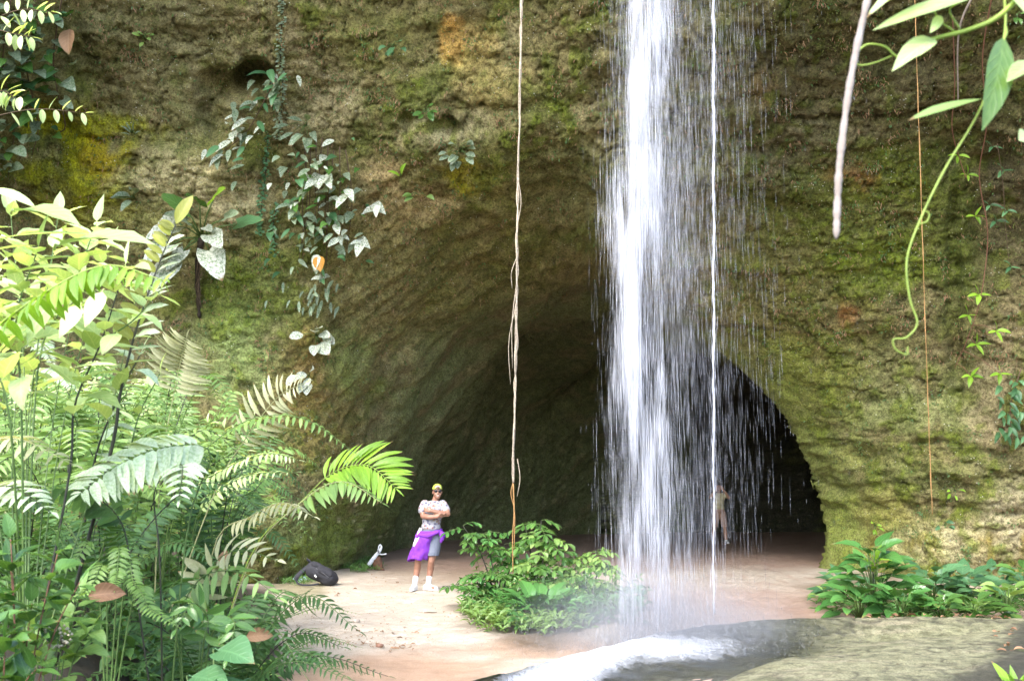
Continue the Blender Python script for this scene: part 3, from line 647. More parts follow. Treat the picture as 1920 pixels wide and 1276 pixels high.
SM = dict(green=plain('stem_green', (.10, .17, .04), .5, .4), dark=plain('stem_dark', (.035, .035, .02), .6, .4), brown=plain('stem_brown', (.13, .085, .05), .8, .5, 30, .4),
          pale=plain('root_pale', (.46, .38, .28), .8, .45, 40, .5), orange=plain('root_orange', (.36, .20, .07), .7, .4, 40), red=plain('vine_red', (.22, .10, .06), .7, .4, 40), lime=plain('stem_lime', (.26, .36, .06), .5, .25),
          grey=plain('bark_grey', (.34, .29, .25), .85, .45, 18, .6, col2=(.22, .18, .15)), cream=plain('rachis_cream', (.36, .36, .17), .6, .3))
# ------------------------------------------------------------------ foliage: leaf shapes, +X along the leaf, +Z its upper face
def wprof(kind, t):
    if kind == 'lance': return (math.sin(math.pi * t ** .75) ** .9)
    if kind == 'ell': return math.sin(math.pi * t ** .92) ** .75
    if kind == 'ovate': return math.sin(math.pi * t ** .66) ** .85 * (1 - .25 * t ** 3)
    if kind == 'obov': return math.sin(math.pi * t ** 1.25) ** .8
    if kind == 'heart': return (min(1, .62 + t * 1.9)) * (1 - t ** 1.7) ** .75
    if kind == 'strap': return min(1, t * 6 + .3) * (1 - t ** 3) ** .8
def leaf_mesh(name, kind, W, mat, ns=7, nc=2, fold=.18, droop=.5, wave=.0, pet=0., twist=0.):
    """unit-length leaf with W = full width / length; pet adds a stalk before the blade"""
    V, F, UV = [], [], []; x = z = 0.; a = droop * .35; cols = range(-nc, nc + 1); nC = 2 * nc + 1
    for i in range(ns + 1):
        t = i / ns; w = W * .5 * (wprof(kind, t) if 0 < t < 1 else (wprof(kind, 0.) if kind in ('heart', 'strap') and t == 0 else .015))
        for c in cols:
            u = c / nc; back = -.22 * W * abs(u) ** 1.2 * max(0, 1 - t * 4) if kind == 'heart' else 0
            zz = z + abs(u) * w * fold * 2 + wave * W * math.sin(t * 17 + u * 2) * abs(u) * .25 + twist * u * w * t
            V.append((pet + x + back, u * w, zz)); UV.append((.5 + .5 * u, t))
        x += math.cos(a) / ns; z += math.sin(a) / ns; a -= droop / ns
    for i in range(ns):
        for c in range(nC - 1):
            k = i * nC + c; F.append((k, k + 1, k + nC + 1, k + nC))
    if pet:
        p, f = tube([(0, 0, -.03), (pet * .5, 0, .015), (pet + .02, 0, -.004)], [.014, .011, .009], 4); o = len(V); V += p; UV += [(.5, .5)] * len(p); F += [tuple(i + o for i in q) for q in f]
    return mesh(name, V, F, mat, True, UV)
_lc = {}
def leaves(kind, W, m, droop=.5, fold=.18, wave=.0, pet=0., nc=2, ns=7):
    key = (kind, W, m, droop, pet, nc, ns)
    if key not in _lc:
        _lc[key] = [leaf_mesh('leaf', kind, W * (1 + .12 * (v - 1)), LM[m], ns, nc, fold * (1 + .5 * (v - 1)), droop * (.6 + .4 * v), wave + .05 * v, pet, .25 * (v - 1)) for v in range(3)]
    return _lc[key]
def put(pl, ms, pos, d, up=Vector((0, -.25, 1)), s=.2, name='leaf', sy=None):
    return link(name, random.choice(ms), pl, basis(Vector(pos) - pl.location, d, up, s, sy))
def stem(pl, pts, r0, r1, mat, ns=5, name='stem'):
    n = len(pts); V, F = tube([Vector(p) - pl.location for p in pts], [r0 + (r1 - r0) * i / (n - 1) for i in range(n)], ns)
    return link(name, mesh(name, V, F, mat), pl)
def plant(name, label, loc, cat='plant', group=None):
    return tag(empty(name, loc), label, cat, group)
def pxs(L): return [at(*p) for p in L]
def root(px, Yk):
    p = at(px, 900, Yk); p.z = GZI(p.x, p.y) - .02; return p
CAMV = Vector((0, -1, .35)).normalized()
def shoot(pl, pts, ms, n, s, mat=None, r=.008, t0=.2, droop=.25, golden=True, az=0., fwd=.35, up=Vector((0, -.25, 1)), jit=.25, tipleaf=True, prof=lambda t: 1 - .35 * t, facing=0.):
    """stem through pts with n leaves"""
    P = spline(pts, max(8, 4 * len(pts))); stem(pl, P, r, r * .45, mat or SM['green']); m = len(P) - 1; a = az
    for i in range(n):
        t = t0 + (1 - t0) * (i + .5) / n; u = t * m; k = min(int(u), m - 1); p = P[k].lerp(P[k + 1], u - k); T = (P[k + 1] - P[k]).normalized()
        e1 = T.cross(Vector((0, 1, 0)));
        if e1.length < .1: e1 = Vector((1, 0, 0))
        e1.normalize(); e2 = T.cross(e1); a += 2.4 if golden else math.pi
        d = e1 * math.cos(a) + e2 * math.sin(a) * (1 if golden else .35) + T * fwd - Vector((0, 0, droop)) + rvec(jit) + CAMV * facing
        put(pl, ms, p, d, up + rvec(jit * .6), s * prof(t) * rnd(.8, 1.15))
    if tipleaf: put(pl, ms, P[-1], (P[-1] - P[-2]).normalized() + rvec(.2), up, s * prof(1.) * .9)
    return P
def frond(pl, pts, n, ll, ms, bare=.3, split=False, mat=None, nrm=None, droop=.25, fwd=.35, r=.006, prof=None, s_y=None):
    """fern frond: rachis through pts with n pairs of leaflets of length ll"""
    P = spline(pts, 22); m = len(P) - 1; L = []
    prof = prof or (lambda s: min(1, .55 + 2.2 * s) * (1 - s) ** .55 + .06)
    nrm = nrm or Vector((0, -.35, 1))
    for i in range(n):
        s = i / (n - 1); t = bare + (1 - bare) * s * .985; u = t * m; k = min(int(u), m - 1); p = P[k].lerp(P[k + 1], u - k); T = (P[k + 1] - P[k]).normalized()
        sd = T.cross(nrm)
        if sd.length < .1: sd = Vector((1, 0, 0))
        sd.normalize(); up = sd.cross(T)
        for sg in (-1, 1):
            d = sd * sg + T * fwd * rnd(.8, 1.2) - Vector((0, 0, droop)) + rvec(.06)
            L.append((p, d, up + rvec(.12), ll * prof(s) * rnd(.85, 1.1)))
    L.append((P[-1], P[-1] - P[-2], nrm, ll * .3)); Q = [p - pl.location for p in P]
    V, F = tube(Q, [r * (1 - .75 * i / m) for i in range(m + 1)], 5); mt = mat or SM['green']
    if split:
        fr = link('frond', mesh('frond', V, F, mt), pl)
        for p, d, up, s in L: link('leaflet', random.choice(ms), fr, basis(p - pl.location, d, up, s, s_y and s_y * s))
        return fr
    UV = [(.5, .5)] * len(V); nf = len(F); mi = [0] * nf
    for p, d, up, s in L:
        me = random.choice(ms); M = basis(p - pl.location, d, up, s); o = len(V); V += [M @ v.co for v in me.vertices]; l = me.uv_layers[0].data; uu = {}
        for q in me.polygons:
            for li in q.loop_indices: uu[me.loops[li].vertex_index] = tuple(l[li].uv)
            F.append(tuple(i + o for i in q.vertices)); mi.append(1)
        UV += [uu.get(i, (.5, .5)) for i in range(len(me.vertices))]
    me = mesh('frond', V, F, mt, True, UV); me.materials.append(ms[0].materials[0]); me.polygons.foreach_set('material_index', mi)
    return link('frond', me, pl)
def rfern(label, loc, nf, H, spread, n, ll, m='fern', w=.2, az0=0., az1=6.28, group=None, bare=.25):
    pl = plant('fern', label, loc, 'fern', group); ms = leaves('lance', w, m, .5, .15, 0, 0, 1, 4)
    for i in range(nf):
        a = az0 + (az1 - az0) * (i + rnd(.1, .9)) / nf; h = H * rnd(.65, 1.08); sp = spread * rnd(.7, 1.15); dv = Vector((math.cos(a), math.sin(a), 0))
        pts = [loc, loc + dv * sp * .18 + Vector((0, 0, h * .62)), loc + dv * sp * .6 + Vector((0, 0, h)), loc + dv * sp * 1.05 + Vector((0, 0, h * rnd(.72, .92)))]
        frond(pl, pts, n, ll * rnd(.8, 1.1), ms, bare, False, SM['dark'] if i % 3 == 0 else SM['green'], r=.007)
    return pl

# ------------------------------------------------------------------ left foreground
# tall bright shrub at the left edge
b = root(70, 4.4); pl = plant('shrub', 'tall shrub with big sunlit yellow green leaves at the left edge', b, 'shrub')
ms = leaves('ovate', .5, 'bright', .45, .12, .05, .10); msl = leaves('lance', .24, 'bright', .35, .1, .03, .05)
shoot(pl, [b] + pxs([(128, 900, 4.5), (140, 760, 4.5), (190, 640, 4.5), (235, 500, 4.5)]), ms, 22, .31, SM['dark'], .008, .45, .15, facing=.2)
shoot(pl, [b] + pxs([(40, 760, 4.3), (30, 600, 4.3), (70, 470, 4.3)]), ms, 24, .31, SM['green'], .007, .42, .12, facing=.2, az=1.)
shoot(pl, [b] + pxs([(70, 700, 4.7), (130, 560, 4.7), (180, 420, 4.7)]), ms, 22, .29, SM['green'], .007, .5, .1, facing=.15, az=2.)
shoot(pl, [b] + pxs([(20, 800, 4.1), (-30, 620, 4.1), (-20, 430, 4.1)]), ms, 20, .31, SM['green'], .007, .4, .1, facing=.2, az=4.)
shoot(pl, pxs([(190, 640, 4.5), (250, 600, 4.4), (300, 545, 4.4)]), ms, 7, .22, SM['green'], .006, .2, .15, facing=.2)
for k, (tx, ty, yy) in enumerate(((20, 400, 5.), (110, 400, 5.2), (200, 470, 5.), (60, 560, 5.2), (150, 520, 5.3), (255, 560, 5.1), (-10, 520, 5.), (100, 470, 4.9))):
    t_ = at(tx, ty, yy); shoot(pl, [b, b.lerp(t_, .55) + rvec(.08), t_], ms, 14, .27, SM['green'], .005, .62, .12, facing=.2, az=k)
for x0, y0, x1, y1, s in ((0, 445, 180, 440, .42), (20, 395, 140, 415, .4), (100, 462, 275, 452, .46), (-20, 350, 60, 385, .33), (150, 655, 120, 648, .22), (130, 690, 215, 683, .28), (0, 520, 120, 500, .4), (110, 575, 30, 640, .2)):
    p, q = at(x0, y0, 4.3), at(x1, y1, 4.1); put(pl, msl, p, q - p, Vector((rnd(-.3, .3), -.5, 1)), (q - p).length * 1.05)
for x0, y0, s in ((95, 588, .24), (155, 590, .21), (195, 565, .22), (40, 725, .2)):
    p = at(x0, y0 - 25, 4.2); put(pl, ms, p, Vector((rnd(-.5, .5), -.5, -1)), Vector((0, -1, .4)), s)
# upright stem with two rows of leaves
b = root(120, 5.0); pl = plant('sapling', 'slender dark stem with two rows of oblong leaves, rising above the ferns', b, 'sapling')
P = spline([b] + pxs([(205, 860, 4.9), (225, 740, 4.9), (255, 620, 4.9), (300, 490, 4.9), (330, 420, 4.9)]), 60); stem(pl, P, .013, .003, SM['dark'])
mo, mp = leaves('ell', .42, 'olive', .4, .15, .08), leaves('lance', .34, 'frost', .5, .1, .1)
for i in range(15):
    f = .55 + .45 * i / 14.; k = min(int(f * 59), 58); T = (P[k + 1] - P[k]).normalized()
    put(pl, mo, P[k], Vector((-.75, -.2, .55)) + rvec(.12), Vector((.3, -1, .3)), .155 * (1 - .4 * (i / 14.)))
    if i < 11: put(pl, mp, P[k], Vector((.85, -.25, .12 + .04 * i)) + rvec(.12), Vector((0, -.7, 1)), .2 * (1 - .35 * (i / 14.)))
put(pl, mo, P[-1], (at(430, 360, 4.9) - P[-1]) + Vector((-.1, 0, .2)), Vector((0, -1, .3)), .2)
# leaves hanging off the upper shrub seen from below
b = root(150, 5.4); pl = plant('shrub', 'shrub with whitish drooping lance leaves beside the slender dark stem', b, 'shrub'); ms = leaves('ovate', .42, 'frost', .6, .15, .06, .12)
shoot(pl, [b] + pxs([(170, 900, 5.3), (215, 760, 5.2), (265, 660, 5.2)]), ms, 14, .24, SM['dark'], .009, .4, .3, facing=.3)
shoot(pl, [b] + pxs([(230, 900, 5.4), (260, 780, 5.4), (300, 700, 5.4)]), leaves('lance', .3, 'bright', .5, .12, .05, .1), 12, .24, SM['green'], .008, .4, .25, facing=.3)
# ferns placed one by one
fl = lambda m, w=.2, d=.5: leaves('lance', w, m, d, .15, 0, 0, 1, 5)
b = root(300, 6.6); pl = plant('fern', 'fern with one upright cream frond against the mossy wall', b, 'fern')
frond(pl, [b] + pxs([(300, 900, 6.5), (322, 760, 6.4), (338, 680, 6.3), (350, 634, 6.2)]), 17, .30, fl('cream', .13, .8), .58, True, SM['cream'], Vector((0, -1, .2)), .12, .25, prof=lambda s: .45 + .55 * math.sin(math.pi * min(1, .25 + s * .75)))
frond(pl, [b] + pxs([(400, 930, 6.5), (455, 830, 6.4), (520, 745, 6.3), (572, 718, 6.2)]), 16, .26, fl('cream', .15, .6), .5, True, SM['cream'], Vector((.3, -1, .5)), .1, .45)
frond(pl, [b] + pxs([(330, 930, 6.4), (440, 800, 6.3), (560, 782, 6.2), (668, 850, 6.2)]), 22, .17, fl('fern', .22, .6), .45, True, SM['green'], None, .45, .3)
frond(pl, [b] + pxs([(330, 960, 6.2), (420, 880, 6.1), (500, 850, 6.), (560, 862, 6.)]), 20, .2, fl('bright', .2, .6), .35, True, SM['green'], None, .35, .3)
b = root(395, 6.8); pl = plant('fern', 'fern with a vivid green frond arching towards the standing man', b, 'fern')
frond(pl, [b] + pxs([(470, 1040, 6.8), (560, 945, 6.8), (625, 885, 6.8), (690, 872, 6.7), (742, 915, 6.6)]), 19, .34, fl('lime', .16, .5), .55, True, SM['lime'], Vector((-.15, -.75, .75)), .12, .75, prof=lambda s: .75 + .25 * math.sin(math.pi * s) - .35 * s ** 3)
frond(pl, [b] + pxs([(470, 1050, 6.6), (560, 945, 6.5), (640, 902, 6.5), (716, 942, 6.4)]), 17, .26, fl('fern', .2, .5), .5, True, SM['cream'], None, .55, .35)
frond(pl, [b] + pxs([(400, 1030, 6.5), (470, 968, 6.4), (530, 942, 6.3), (588, 968, 6.2)]), 15, .24, fl('cream', .2, .5), .4, True, SM['cream'], None, .6, .3)
frond(pl, [b] + pxs([(360, 1020, 6.7), (400, 930, 6.7), (470, 890, 6.7), (555, 885, 6.6)]), 18, .2, fl('bright', .2), .4, True, SM['green'], None, .3, .35)
b = root(330, 4.9); pl = plant('fern', 'fern with a broad frosted white frond spread flat above dark stalks', b, 'fern')
frond(pl, [b] + pxs([(350, 1000, 4.9), (395, 850, 4.9), (310, 838, 4.8), (220, 872, 4.7), (150, 925, 4.6)]), 22, .36, fl('frost', .22, .6), .48, True, SM['green'], Vector((.1, -.45, .9)), .3, .3, prof=lambda s: .75 * (1 - s) ** .5 + .25)
frond(pl, [b] + pxs([(300, 1060, 4.8), (290, 920, 4.8), (340, 870, 4.7), (335, 940, 4.5)]), 9, .16, fl('frost', .3), .7, True, SM['dark'])
frond(pl, [b] + pxs([(250, 1080, 4.9), (215, 960, 4.9), (120, 915, 4.8), (20, 960, 4.7)]), 17, .28, fl('fernd', .26), .45, True, SM['dark'])
b = root(30, 4.6); pl = plant('fern', 'fern with drooping cream frond at the left edge', b, 'fern')
frond(pl, [b] + pxs([(-40, 1000, 4.6), (-50, 850, 4.6), (30, 822, 4.5), (140, 872, 4.4)]), 15, .22, fl('cream', .24), .45, True, SM['cream'], None, .4, .3)
frond(pl, [b] + pxs([(-20, 1000, 4.5), (-20, 920, 4.5), (30, 915, 4.4), (95, 960, 4.3)]), 14, .24, fl('frost', .26), .4, True, SM['dark'])
b = root(-40, 3.7); pl = plant('fern', 'fern with one thick yellow green frond curving across the tall shrub', b, 'fern')
frond(pl, [b] + pxs([(-140, 800, 3.7), (-40, 645, 3.7), (90, 545, 3.6), (200, 497, 3.6), (305, 525, 3.5)]), 24, .15, fl('lime', .3, .6), .3, True, SM['lime'], Vector((0, -.2, 1)), 1.3, .25, .009, prof=lambda s: .55 + .45 * math.sin(math.pi * s))
b = root(380, 5.2); pl = plant('fern', 'low fern with wide hanging leaflets in front of the pale sand', b, 'fern')
frond(pl, [b] + pxs([(340, 1180, 5.2), (375, 1085, 5.2), (450, 1072, 5.1), (525, 1120, 5.)]), 12, .24, fl('fern', .28, .4), .3, True, SM['green'], Vector((0, -.7, .7)), .7, .3)
frond(pl, [b] + pxs([(380, 1150, 5.3), (400, 1060, 5.3), (450, 1030, 5.2), (520, 1050, 5.1)]), 12, .24, fl('cream', .28, .4), .3, True, SM['green'], Vector((0, -.7, .7)), .3, .4)
frond(pl, [b] + pxs([(330, 1180, 5.), (310, 1110, 5.), (330, 1090, 4.9), (280, 1140, 4.8)]), 10, .2, fl('fernd', .3, .4), .3, True, SM['green'])
frond(pl, [b] + pxs([(380, 1220, 4.8), (390, 1160, 4.8), (360, 1130, 4.7), (330, 1180, 4.6)]), 9, .2, fl('mid', .36, .4), .3, True, SM['green'], Vector((0, -.8, .6)), .5)
frond(pl, [b] + pxs([(390, 1220, 4.9), (420, 1160, 4.9), (440, 1170, 4.8), (425, 1235, 4.7)]), 9, .2, fl('mid', .36, .4), .3, True, SM['green'], Vector((0, -.8, .6)), .5)
b = root(225, 4.7); pl = plant('fern', 'small lacy fern with fine leaflets over the dark soil', b, 'fern')
for tip in ((170, 1100), (250, 1090), (280, 1140), (220, 1070), (130, 1060)):
    frond(pl, [b] + pxs([((225 + tip[0]) / 2, tip[1] - 25, 4.7), (tip[0], tip[1], 4.6), (tip[0] * 2 - 225, tip[1] + 35, 4.5)]), 20, .08, fl('fern', .3), .3)
b = root(40, 6.6); pl = plant('fern', 'blue green fine leaved fern behind the tall shrub', b, 'fern')
for tip in ((0, 610), (70, 640), (90, 690), (-30, 660), (40, 600)):
    frond(pl, [b] + pxs([((40 + tip[0]) / 2, tip[1] + 60, 6.6), (tip[0], tip[1], 6.5), (tip[0] * 2 - 40, tip[1] + 40, 6.4)]), 26, .14, fl('frost', .22), .55)
# mass of ferns and low shrubs on the bank
mass = [(60, 7.4, 'leafy fern with dark stalks low behind the frosted frond', 'fern'), (180, 7.2, 'thick green fern below the slender dark stem', 'fern'), (290, 7.6, 'dense fern clump left of the upright cream frond', 'fern'),
        (410, 8.0, 'dense fern clump right of the upright cream frond', 'fernd'), (425, 9.0, 'fern at the wall side of the fern bank, nearest the backpack', 'fern'), (110, 9.2, 'far fern in the middle of the bank by the left edge', 'bright'),
        (240, 9.4, 'far bright fern in the middle of the bank', 'bright'), (350, 9.8, 'far fern near the foot of the mossy wall', 'fern'), (430, 10.8, 'farthest fern on the bank, under the leaf cluster of the wall', 'fernd'),
        (20, 9.8, 'far fern on the bank at the picture edge', 'fern'), (445, 6.0, 'fern spilling over the sandy edge of the bank', 'fernd'), (60, 5.7, 'dark green fern under the drooping cream frond', 'fernd'), (200, 5.6, 'dark fern among the bare stalks', 'fernd'),
        (410, 5.6, 'dark fern beside the sand in the lower part of the bank', 'fernd')]
for i, (px, Yk, lb, m) in enumerate(mass):
    b = root(px, Yk); H = (1.9 if Yk > 7 else 1.0) * rnd(.95, 1.1)
    if Yk > 9: H = 2.15
    rfern(lb, b, 15 if Yk > 7 else 12, H, .95, 26, .22 if Yk > 5.8 else .18, m, .19)
for i, (px, py, Yk, n, m, lb) in enumerate(((120, 760, 7.8, 4, 'bright', 'small leaved bush filling the bank behind the frosted frond'), (260, 800, 8.4, 4, 'fern', 'small leaved bush between the fern clumps'), (400, 800, 9.0, 4, 'bright', 'small leaved light bush before the mossy wall'), (20, 730, 8.2, 4, 'fern', 'small leaved bush by the left edge behind the ferns'), (330, 900, 7., 4, 'fernd', 'dusky bush below the cream fronds'))):
    b = root(px, Yk); pl = plant('bush', lb, b, 'bush'); ms = leaves('lance', .34, m, .5, .15, .03, .05, 1, 5)
    for k in range(n):
        tp_ = at(px + (k - 1.5) * 48 + rnd(-15, 15), py + rnd(-40, 60), Yk + rnd(-.4, .4)); mid = b.lerp(tp_, .5) + Vector((0, rnd(-.1, .1), .15)); shoot(pl, [b, mid, tp_], ms, 22, .19, SM['green'], .007, .25, .2)
for px, Yk, lb in ((250, 6.6, 'light fern rising above the frosted frond'), (130, 6.5, 'light fern in front of the small leaved bush')):
    rfern(lb, root(px, Yk), 10, 1.55, .9, 20, .27, 'fern', .17)
# bushes at the bottom left corner
for px, Yk, tips, lb, m in ((60, 3.9, [(20, 1060), (110, 1030), (150, 1090), (60, 1130), (20, 1010)], 'low bush with plain ovate leaves in the bottom left corner', 'mid'),
                            (120, 4.2, [(170, 1180), (120, 1200), (60, 1180), (150, 1110)], 'ovate leaved bush beside a small cluster of cream buds', 'fern'),
                            (30, 3.6, [(10, 1200), (70, 1250), (-20, 1150)], 'nearest ovate leaves at the very corner', 'mid')):
    b = root(px, Yk); pl = plant('bush', lb, b, 'bush'); ms = leaves('ovate', .5, m, .5, .12, .02, .08)
    for tx, ty in tips:
        t_ = at(tx, ty, Yk); shoot(pl, [b, b.lerp(t_, .55) + Vector((0, 0, .1)), t_], ms, 9, .21, SM['red'] if m == 'mid' else SM['green'], .005, .35, .1, facing=.35)
b = root(105, 4.0); pl = plant('flower_cluster', 'small cluster of cream buds on a stalk in the corner bush', b, 'flower'); tipf = at(110, 1192, 3.95); stem(pl, spline([b, b.lerp(tipf, .5), tipf], 8), .004, .003, SM['green'])
parts = []
for k in range(46):
    c = tipf - b + Vector((rnd(-.06, .06), rnd(-.04, .04), rnd(-.05, .05))); s = rnd(.006, .011); parts.append(([c + Vector(q) * s for q in ((1, 0, 0), (-1, 0, 0), (0, 1, 0), (0, -1, 0), (0, 0, 1), (0, 0, -1))], [(0, 2, 4), (2, 1, 4), (1, 3, 4), (3, 0, 4), (2, 0, 5), (1, 2, 5), (3, 1, 5), (0, 3, 5)]))
V, F = merge(parts); o = link('buds', mesh('buds', V, F, plain('bud_cream', (.55, .48, .34), .6, .4, 60)), pl); o['kind'] = 'stuff'
b = root(430, 4.6); pl = plant('plant', 'broad bluish leaves low at the foot of the bank', b); ms = leaves('ovate', .62, 'blue', .4, .1, .02, .15)
for x0, y0, x1, y1 in ((400, 1215, 490, 1245), (350, 1265, 450, 1290), (470, 1270, 400, 1300)):
    p, q = at(x0, y0, 4.6), at(x1, y1, 4.4); put(pl, ms, p, q - p, Vector((0, -.6, 1)), .3); stem(pl, [b, p], .005, .004, SM['green'])
for px, py, Yk, m, s, lb in ((425, 1030, 5.6, 'dead', .16, 'brown dead leaf hanging among the fern stalks'), (165, 1118, 4.5, 'dead', .2, 'dull brown fallen leaf lying on the corner bush'), (460, 1195, 5.2, 'dead', .17, 'curled brown dead leaf low beside the sand')):
    p = at(px, py, Yk); o = put(empty('tmp'), leaves('ell', .45, m, .6, .2), p, Vector((rnd(-.2, .2), 0, -1)) if py < 1100 else Vector((1, 0, .1)), Vector((0, -1, .5)), s, 'dead_leaf'); tmp = o.parent; M_ = o.matrix_basis.copy(); o.parent = None; o.matrix_basis = M_; bpy.data.objects.remove(tmp); tag(o, lb, 'leaf')
# thin trailing ferns on the sand edge
for px, py, lb in ((600, 1150, 'thin trailing fern spray lying out over the sand'), (600, 1215, 'low fern sprig at the sandy edge near the scattered leaves')):
    b = gnd(px - 70, py + 10); pl = plant('fern', lb, b, 'fern')
    for k in range(4):
        t_ = gnd(px + 10 + 22 * k, py + (k - 2) * 12); frond(pl, [b, b.lerp(t_, .5) + Vector((0, 0, .16)), t_ + Vector((0, 0, .08))], 16, .09, fl('fern', .22), .2)

# ------------------------------------------------------------------ plants on the left wall
def W(px, py, out=.06):
    p = wall_guess(px, py); d = ray(px, py).normalized(); return p - d * (out + .10)
def wall_plant(label, px, py, n, s, m, kind='ell', Wd=.45, spread=30, name='plant', cat='plant', down=.5, out=.12, pet=.0, group=None, droop=.7):
    b = W(px, py, .0); pl = plant(name, label, b, cat, group); ms = leaves(kind, Wd, m, droop, .15, .06, pet)
    for k in range(n):
        a = rnd(0, 6.28); q = W(px + math.cos(a) * spread * rnd(.2, 1), py + math.sin(a) * spread * .8 * rnd(.2, 1), out)
        d = Vector((math.cos(a), -.7, -math.sin(a) * .5 - down)); put(pl, ms, q, d, Vector((0, -1, .5)) + rvec(.3), s * rnd(.7, 1.2))
        stem(pl, [b, (b + q) / 2 + Vector((0, -.05, .03)), q], .008, .005, SM['green'], 4)
    return pl
wall_plant('plant with three drooping grey green leaves on the bare tan ledge', 252, 372, 4, .42, 'wall', 'lance', .4, 24)
wall_plant('little plant with round pale leaves below the leaf cluster', 592, 630, 9, .34, 'pale', 'ell', .7, 26)
wall_plant('lowest little plant with round pale leaves on the wall', 580, 704, 7, .3, 'pale', 'ell', .6, 22)
wall_plant('dark leafy tuft hanging under a small hollow right of the leaf cluster', 862, 285, 12, .26, 'wall', 'ell', .5, 26)
wall_plant('sprig of five light leaves on the wall between cluster and hanging root', 785, 365, 5, .24, 'fern', 'lance', .4, 16)
wall_plant('small leafy sprig under the wall hollows', 800, 208, 8, .2, 'mid', 'ell', .5, 14)
wall_plant('small sprig high on the wall', 738, 85, 7, .2, 'blue', 'ell', .5, 16)
wall_plant('tiny upright leaf on the wall beside the cluster', 752, 330, 2, .26, 'lime', 'lance', .3, 5, down=-.4)
wall_plant('spiky pale tuft left of the wall ledge', 248, 250, 5, .2, 'wall', 'lance', .2, 8, down=-.3)
wall_plant('small leafy plant left of the shingle vine top', 270, 70, 6, .16, 'fern', 'ell', .5, 16)
wall_plant('small leafy tuft just above the leaf cluster', 575, 235, 9, .38, 'wall', 'lance', .35, 36)
wall_plant('dark trailing leaves on the wall above the backpack', 640, 850, 7, .26, 'wall', 'ell', .5, 22)
# arum on a root stalk
b = W(372, 565, .05); pl = plant('philodendron', 'big leaved arum perched on a hairy root stalk on the left wall', b, 'plant'); crown = W(378, 445, .45)
V, F = tube([Vector(p) - b for p in spline([b + Vector((0, .1, -.3)), b, W(370, 510, .3), crown], 14)], [.028 + .012 * math.sin(i * 2.1) + .035 * (i / 13) for i in range(14)], 8); link('stalk', mesh('stalk', V, F, plain('hairy_stalk', (.05, .035, .022), .9, .6, 25, 1.)), pl)
for k in range(14):
    p = crown.lerp(b, rnd(.1, .9)); stem(pl, [p, p + Vector((rnd(-.1, .1), -.05, -.15)), p + Vector((rnd(-.12, .12), -.02, -rnd(.25, .55)))], .008, .004, SM['brown'], 4, 'rootlet')
for x1, y1, m, s in ((350, 395, 'mid', .62), (400, 375, 'lime', .55), (375, 385, 'mid', .5), (330, 425, 'pale', .62), (318, 460, 'pale', .66), (325, 495, 'pale', .75), (345, 470, 'pale', .5), (420, 410, 'wall', .5), (445, 420, 'blue', .65), (395, 440, 'pale', .55), (392, 470, 'pale', .7), (385, 425, 'pale', .36), (350, 415, 'wall', .5), (340, 410, 'pale', .5)):
    q = W(x1, y1, .5 + rnd(0, .35)); v = q - crown; stem(pl, [crown, crown + v * .55 + Vector((0, -.05, .06)), q], .016, .012, SM['green']); d = v.normalized() * .6 + Vector((.35 * (1 if x1 > 378 else -1), -.35, -.75 if m == 'pale' else -.15))
    put(pl, leaves('heart', .72, m, .5, .1, .10), q, d, Vector((0, -1, .55)), s)
# hanging leaf cluster
b = W(600, 300, .05); pl = plant('climber', 'wide leafy climber cluster with white blotched leaves in the middle of the left wall', b, 'climber')
for k in range(9):
    x0 = 560 + k * 11; stem(pl, spline([W(x0, 270 + rnd(-20, 30), .05), W(x0 + rnd(-14, 14), 380, .2), W(x0 + rnd(-20, 20), 470 + rnd(-20, 60), .12)], 10), .012, .006, SM['brown'])
for k in range(150):
    px, py = random.gauss(602, 42), random.gauss(385, 66)
    if not (500 < px < 700 and 250 < py < 560): continue
    m = random.choice(['wall', 'wall', 'mid', 'wall', 'pale', 'blue']); kd = random.choice(['ovate', 'ovate', 'lance'])
    put(pl, leaves(kd, .5 if kd == 'ovate' else .26, m, .7, .15, .06), W(px, py, rnd(.1, .5)), Vector((rnd(-.8, .8), -.6, -rnd(.2, 1.))), Vector((0, -1, .55)) + rvec(.3), rnd(.18, .36))
for px, py, s in ((612, 345, .52), (650, 372, .56), (702, 400, .6), (672, 462, .5), (640, 455, .4), (590, 485, .5), (605, 530, .4), (585, 350, .45)):
    q = W(px, py - 14, .45)
    for dx in random.choice(((-.75, 0, .75), (-.5, .4), (-.9, -.2, .5), (0,))): put(pl, leaves('ovate', .46, 'pale', .7, .12, .1), q + rvec(.08), Vector((dx + rnd(-.2, .2), -.35, -.85 + abs(dx) * rnd(.3, .9))), Vector((rnd(-.4, .4), -1, .4)), s * .75 * rnd(.6, 1.1))
put(pl, leaves('ell', .6, 'orange', .5), W(597, 480, .5), Vector((.2, -.3, -1)), Vector((0, -1, .3)), .34)
for k in range(26):
    px, py = random.gauss(585, 30), rnd(520, 580); put(pl, leaves('lance', .24, 'wall', .6), W(px, py, .12), Vector((rnd(-.5, .5), -.4, -1)), Vector((0, -1, .5)), rnd(.15, .3))
# climber along the diagonal right of the hollow
b = W(500, 180, .05); pl = plant('climber', 'dark long leaved climber running down from the hollow to the ledge', b, 'climber'); stem(pl, spline([W(520, 140), W(490, 200), W(460, 250), W(410, 290)], 14), .012, .008, SM['brown'])
for k in range(58):
    f = rnd(0, 1); px, py = 520 - 105 * f + random.gauss(0, 16), 145 + 150 * f + random.gauss(0, 15)
    put(pl, leaves('lance', .3, random.choice(['wall', 'blue', 'wall', 'pale']), .6, .15, .04), W(px, py, rnd(.06, .3)), Vector((rnd(-.9, .4), -.5, -rnd(.1, 1))), Vector((0, -1, .6)) + rvec(.3), rnd(.25, .44))
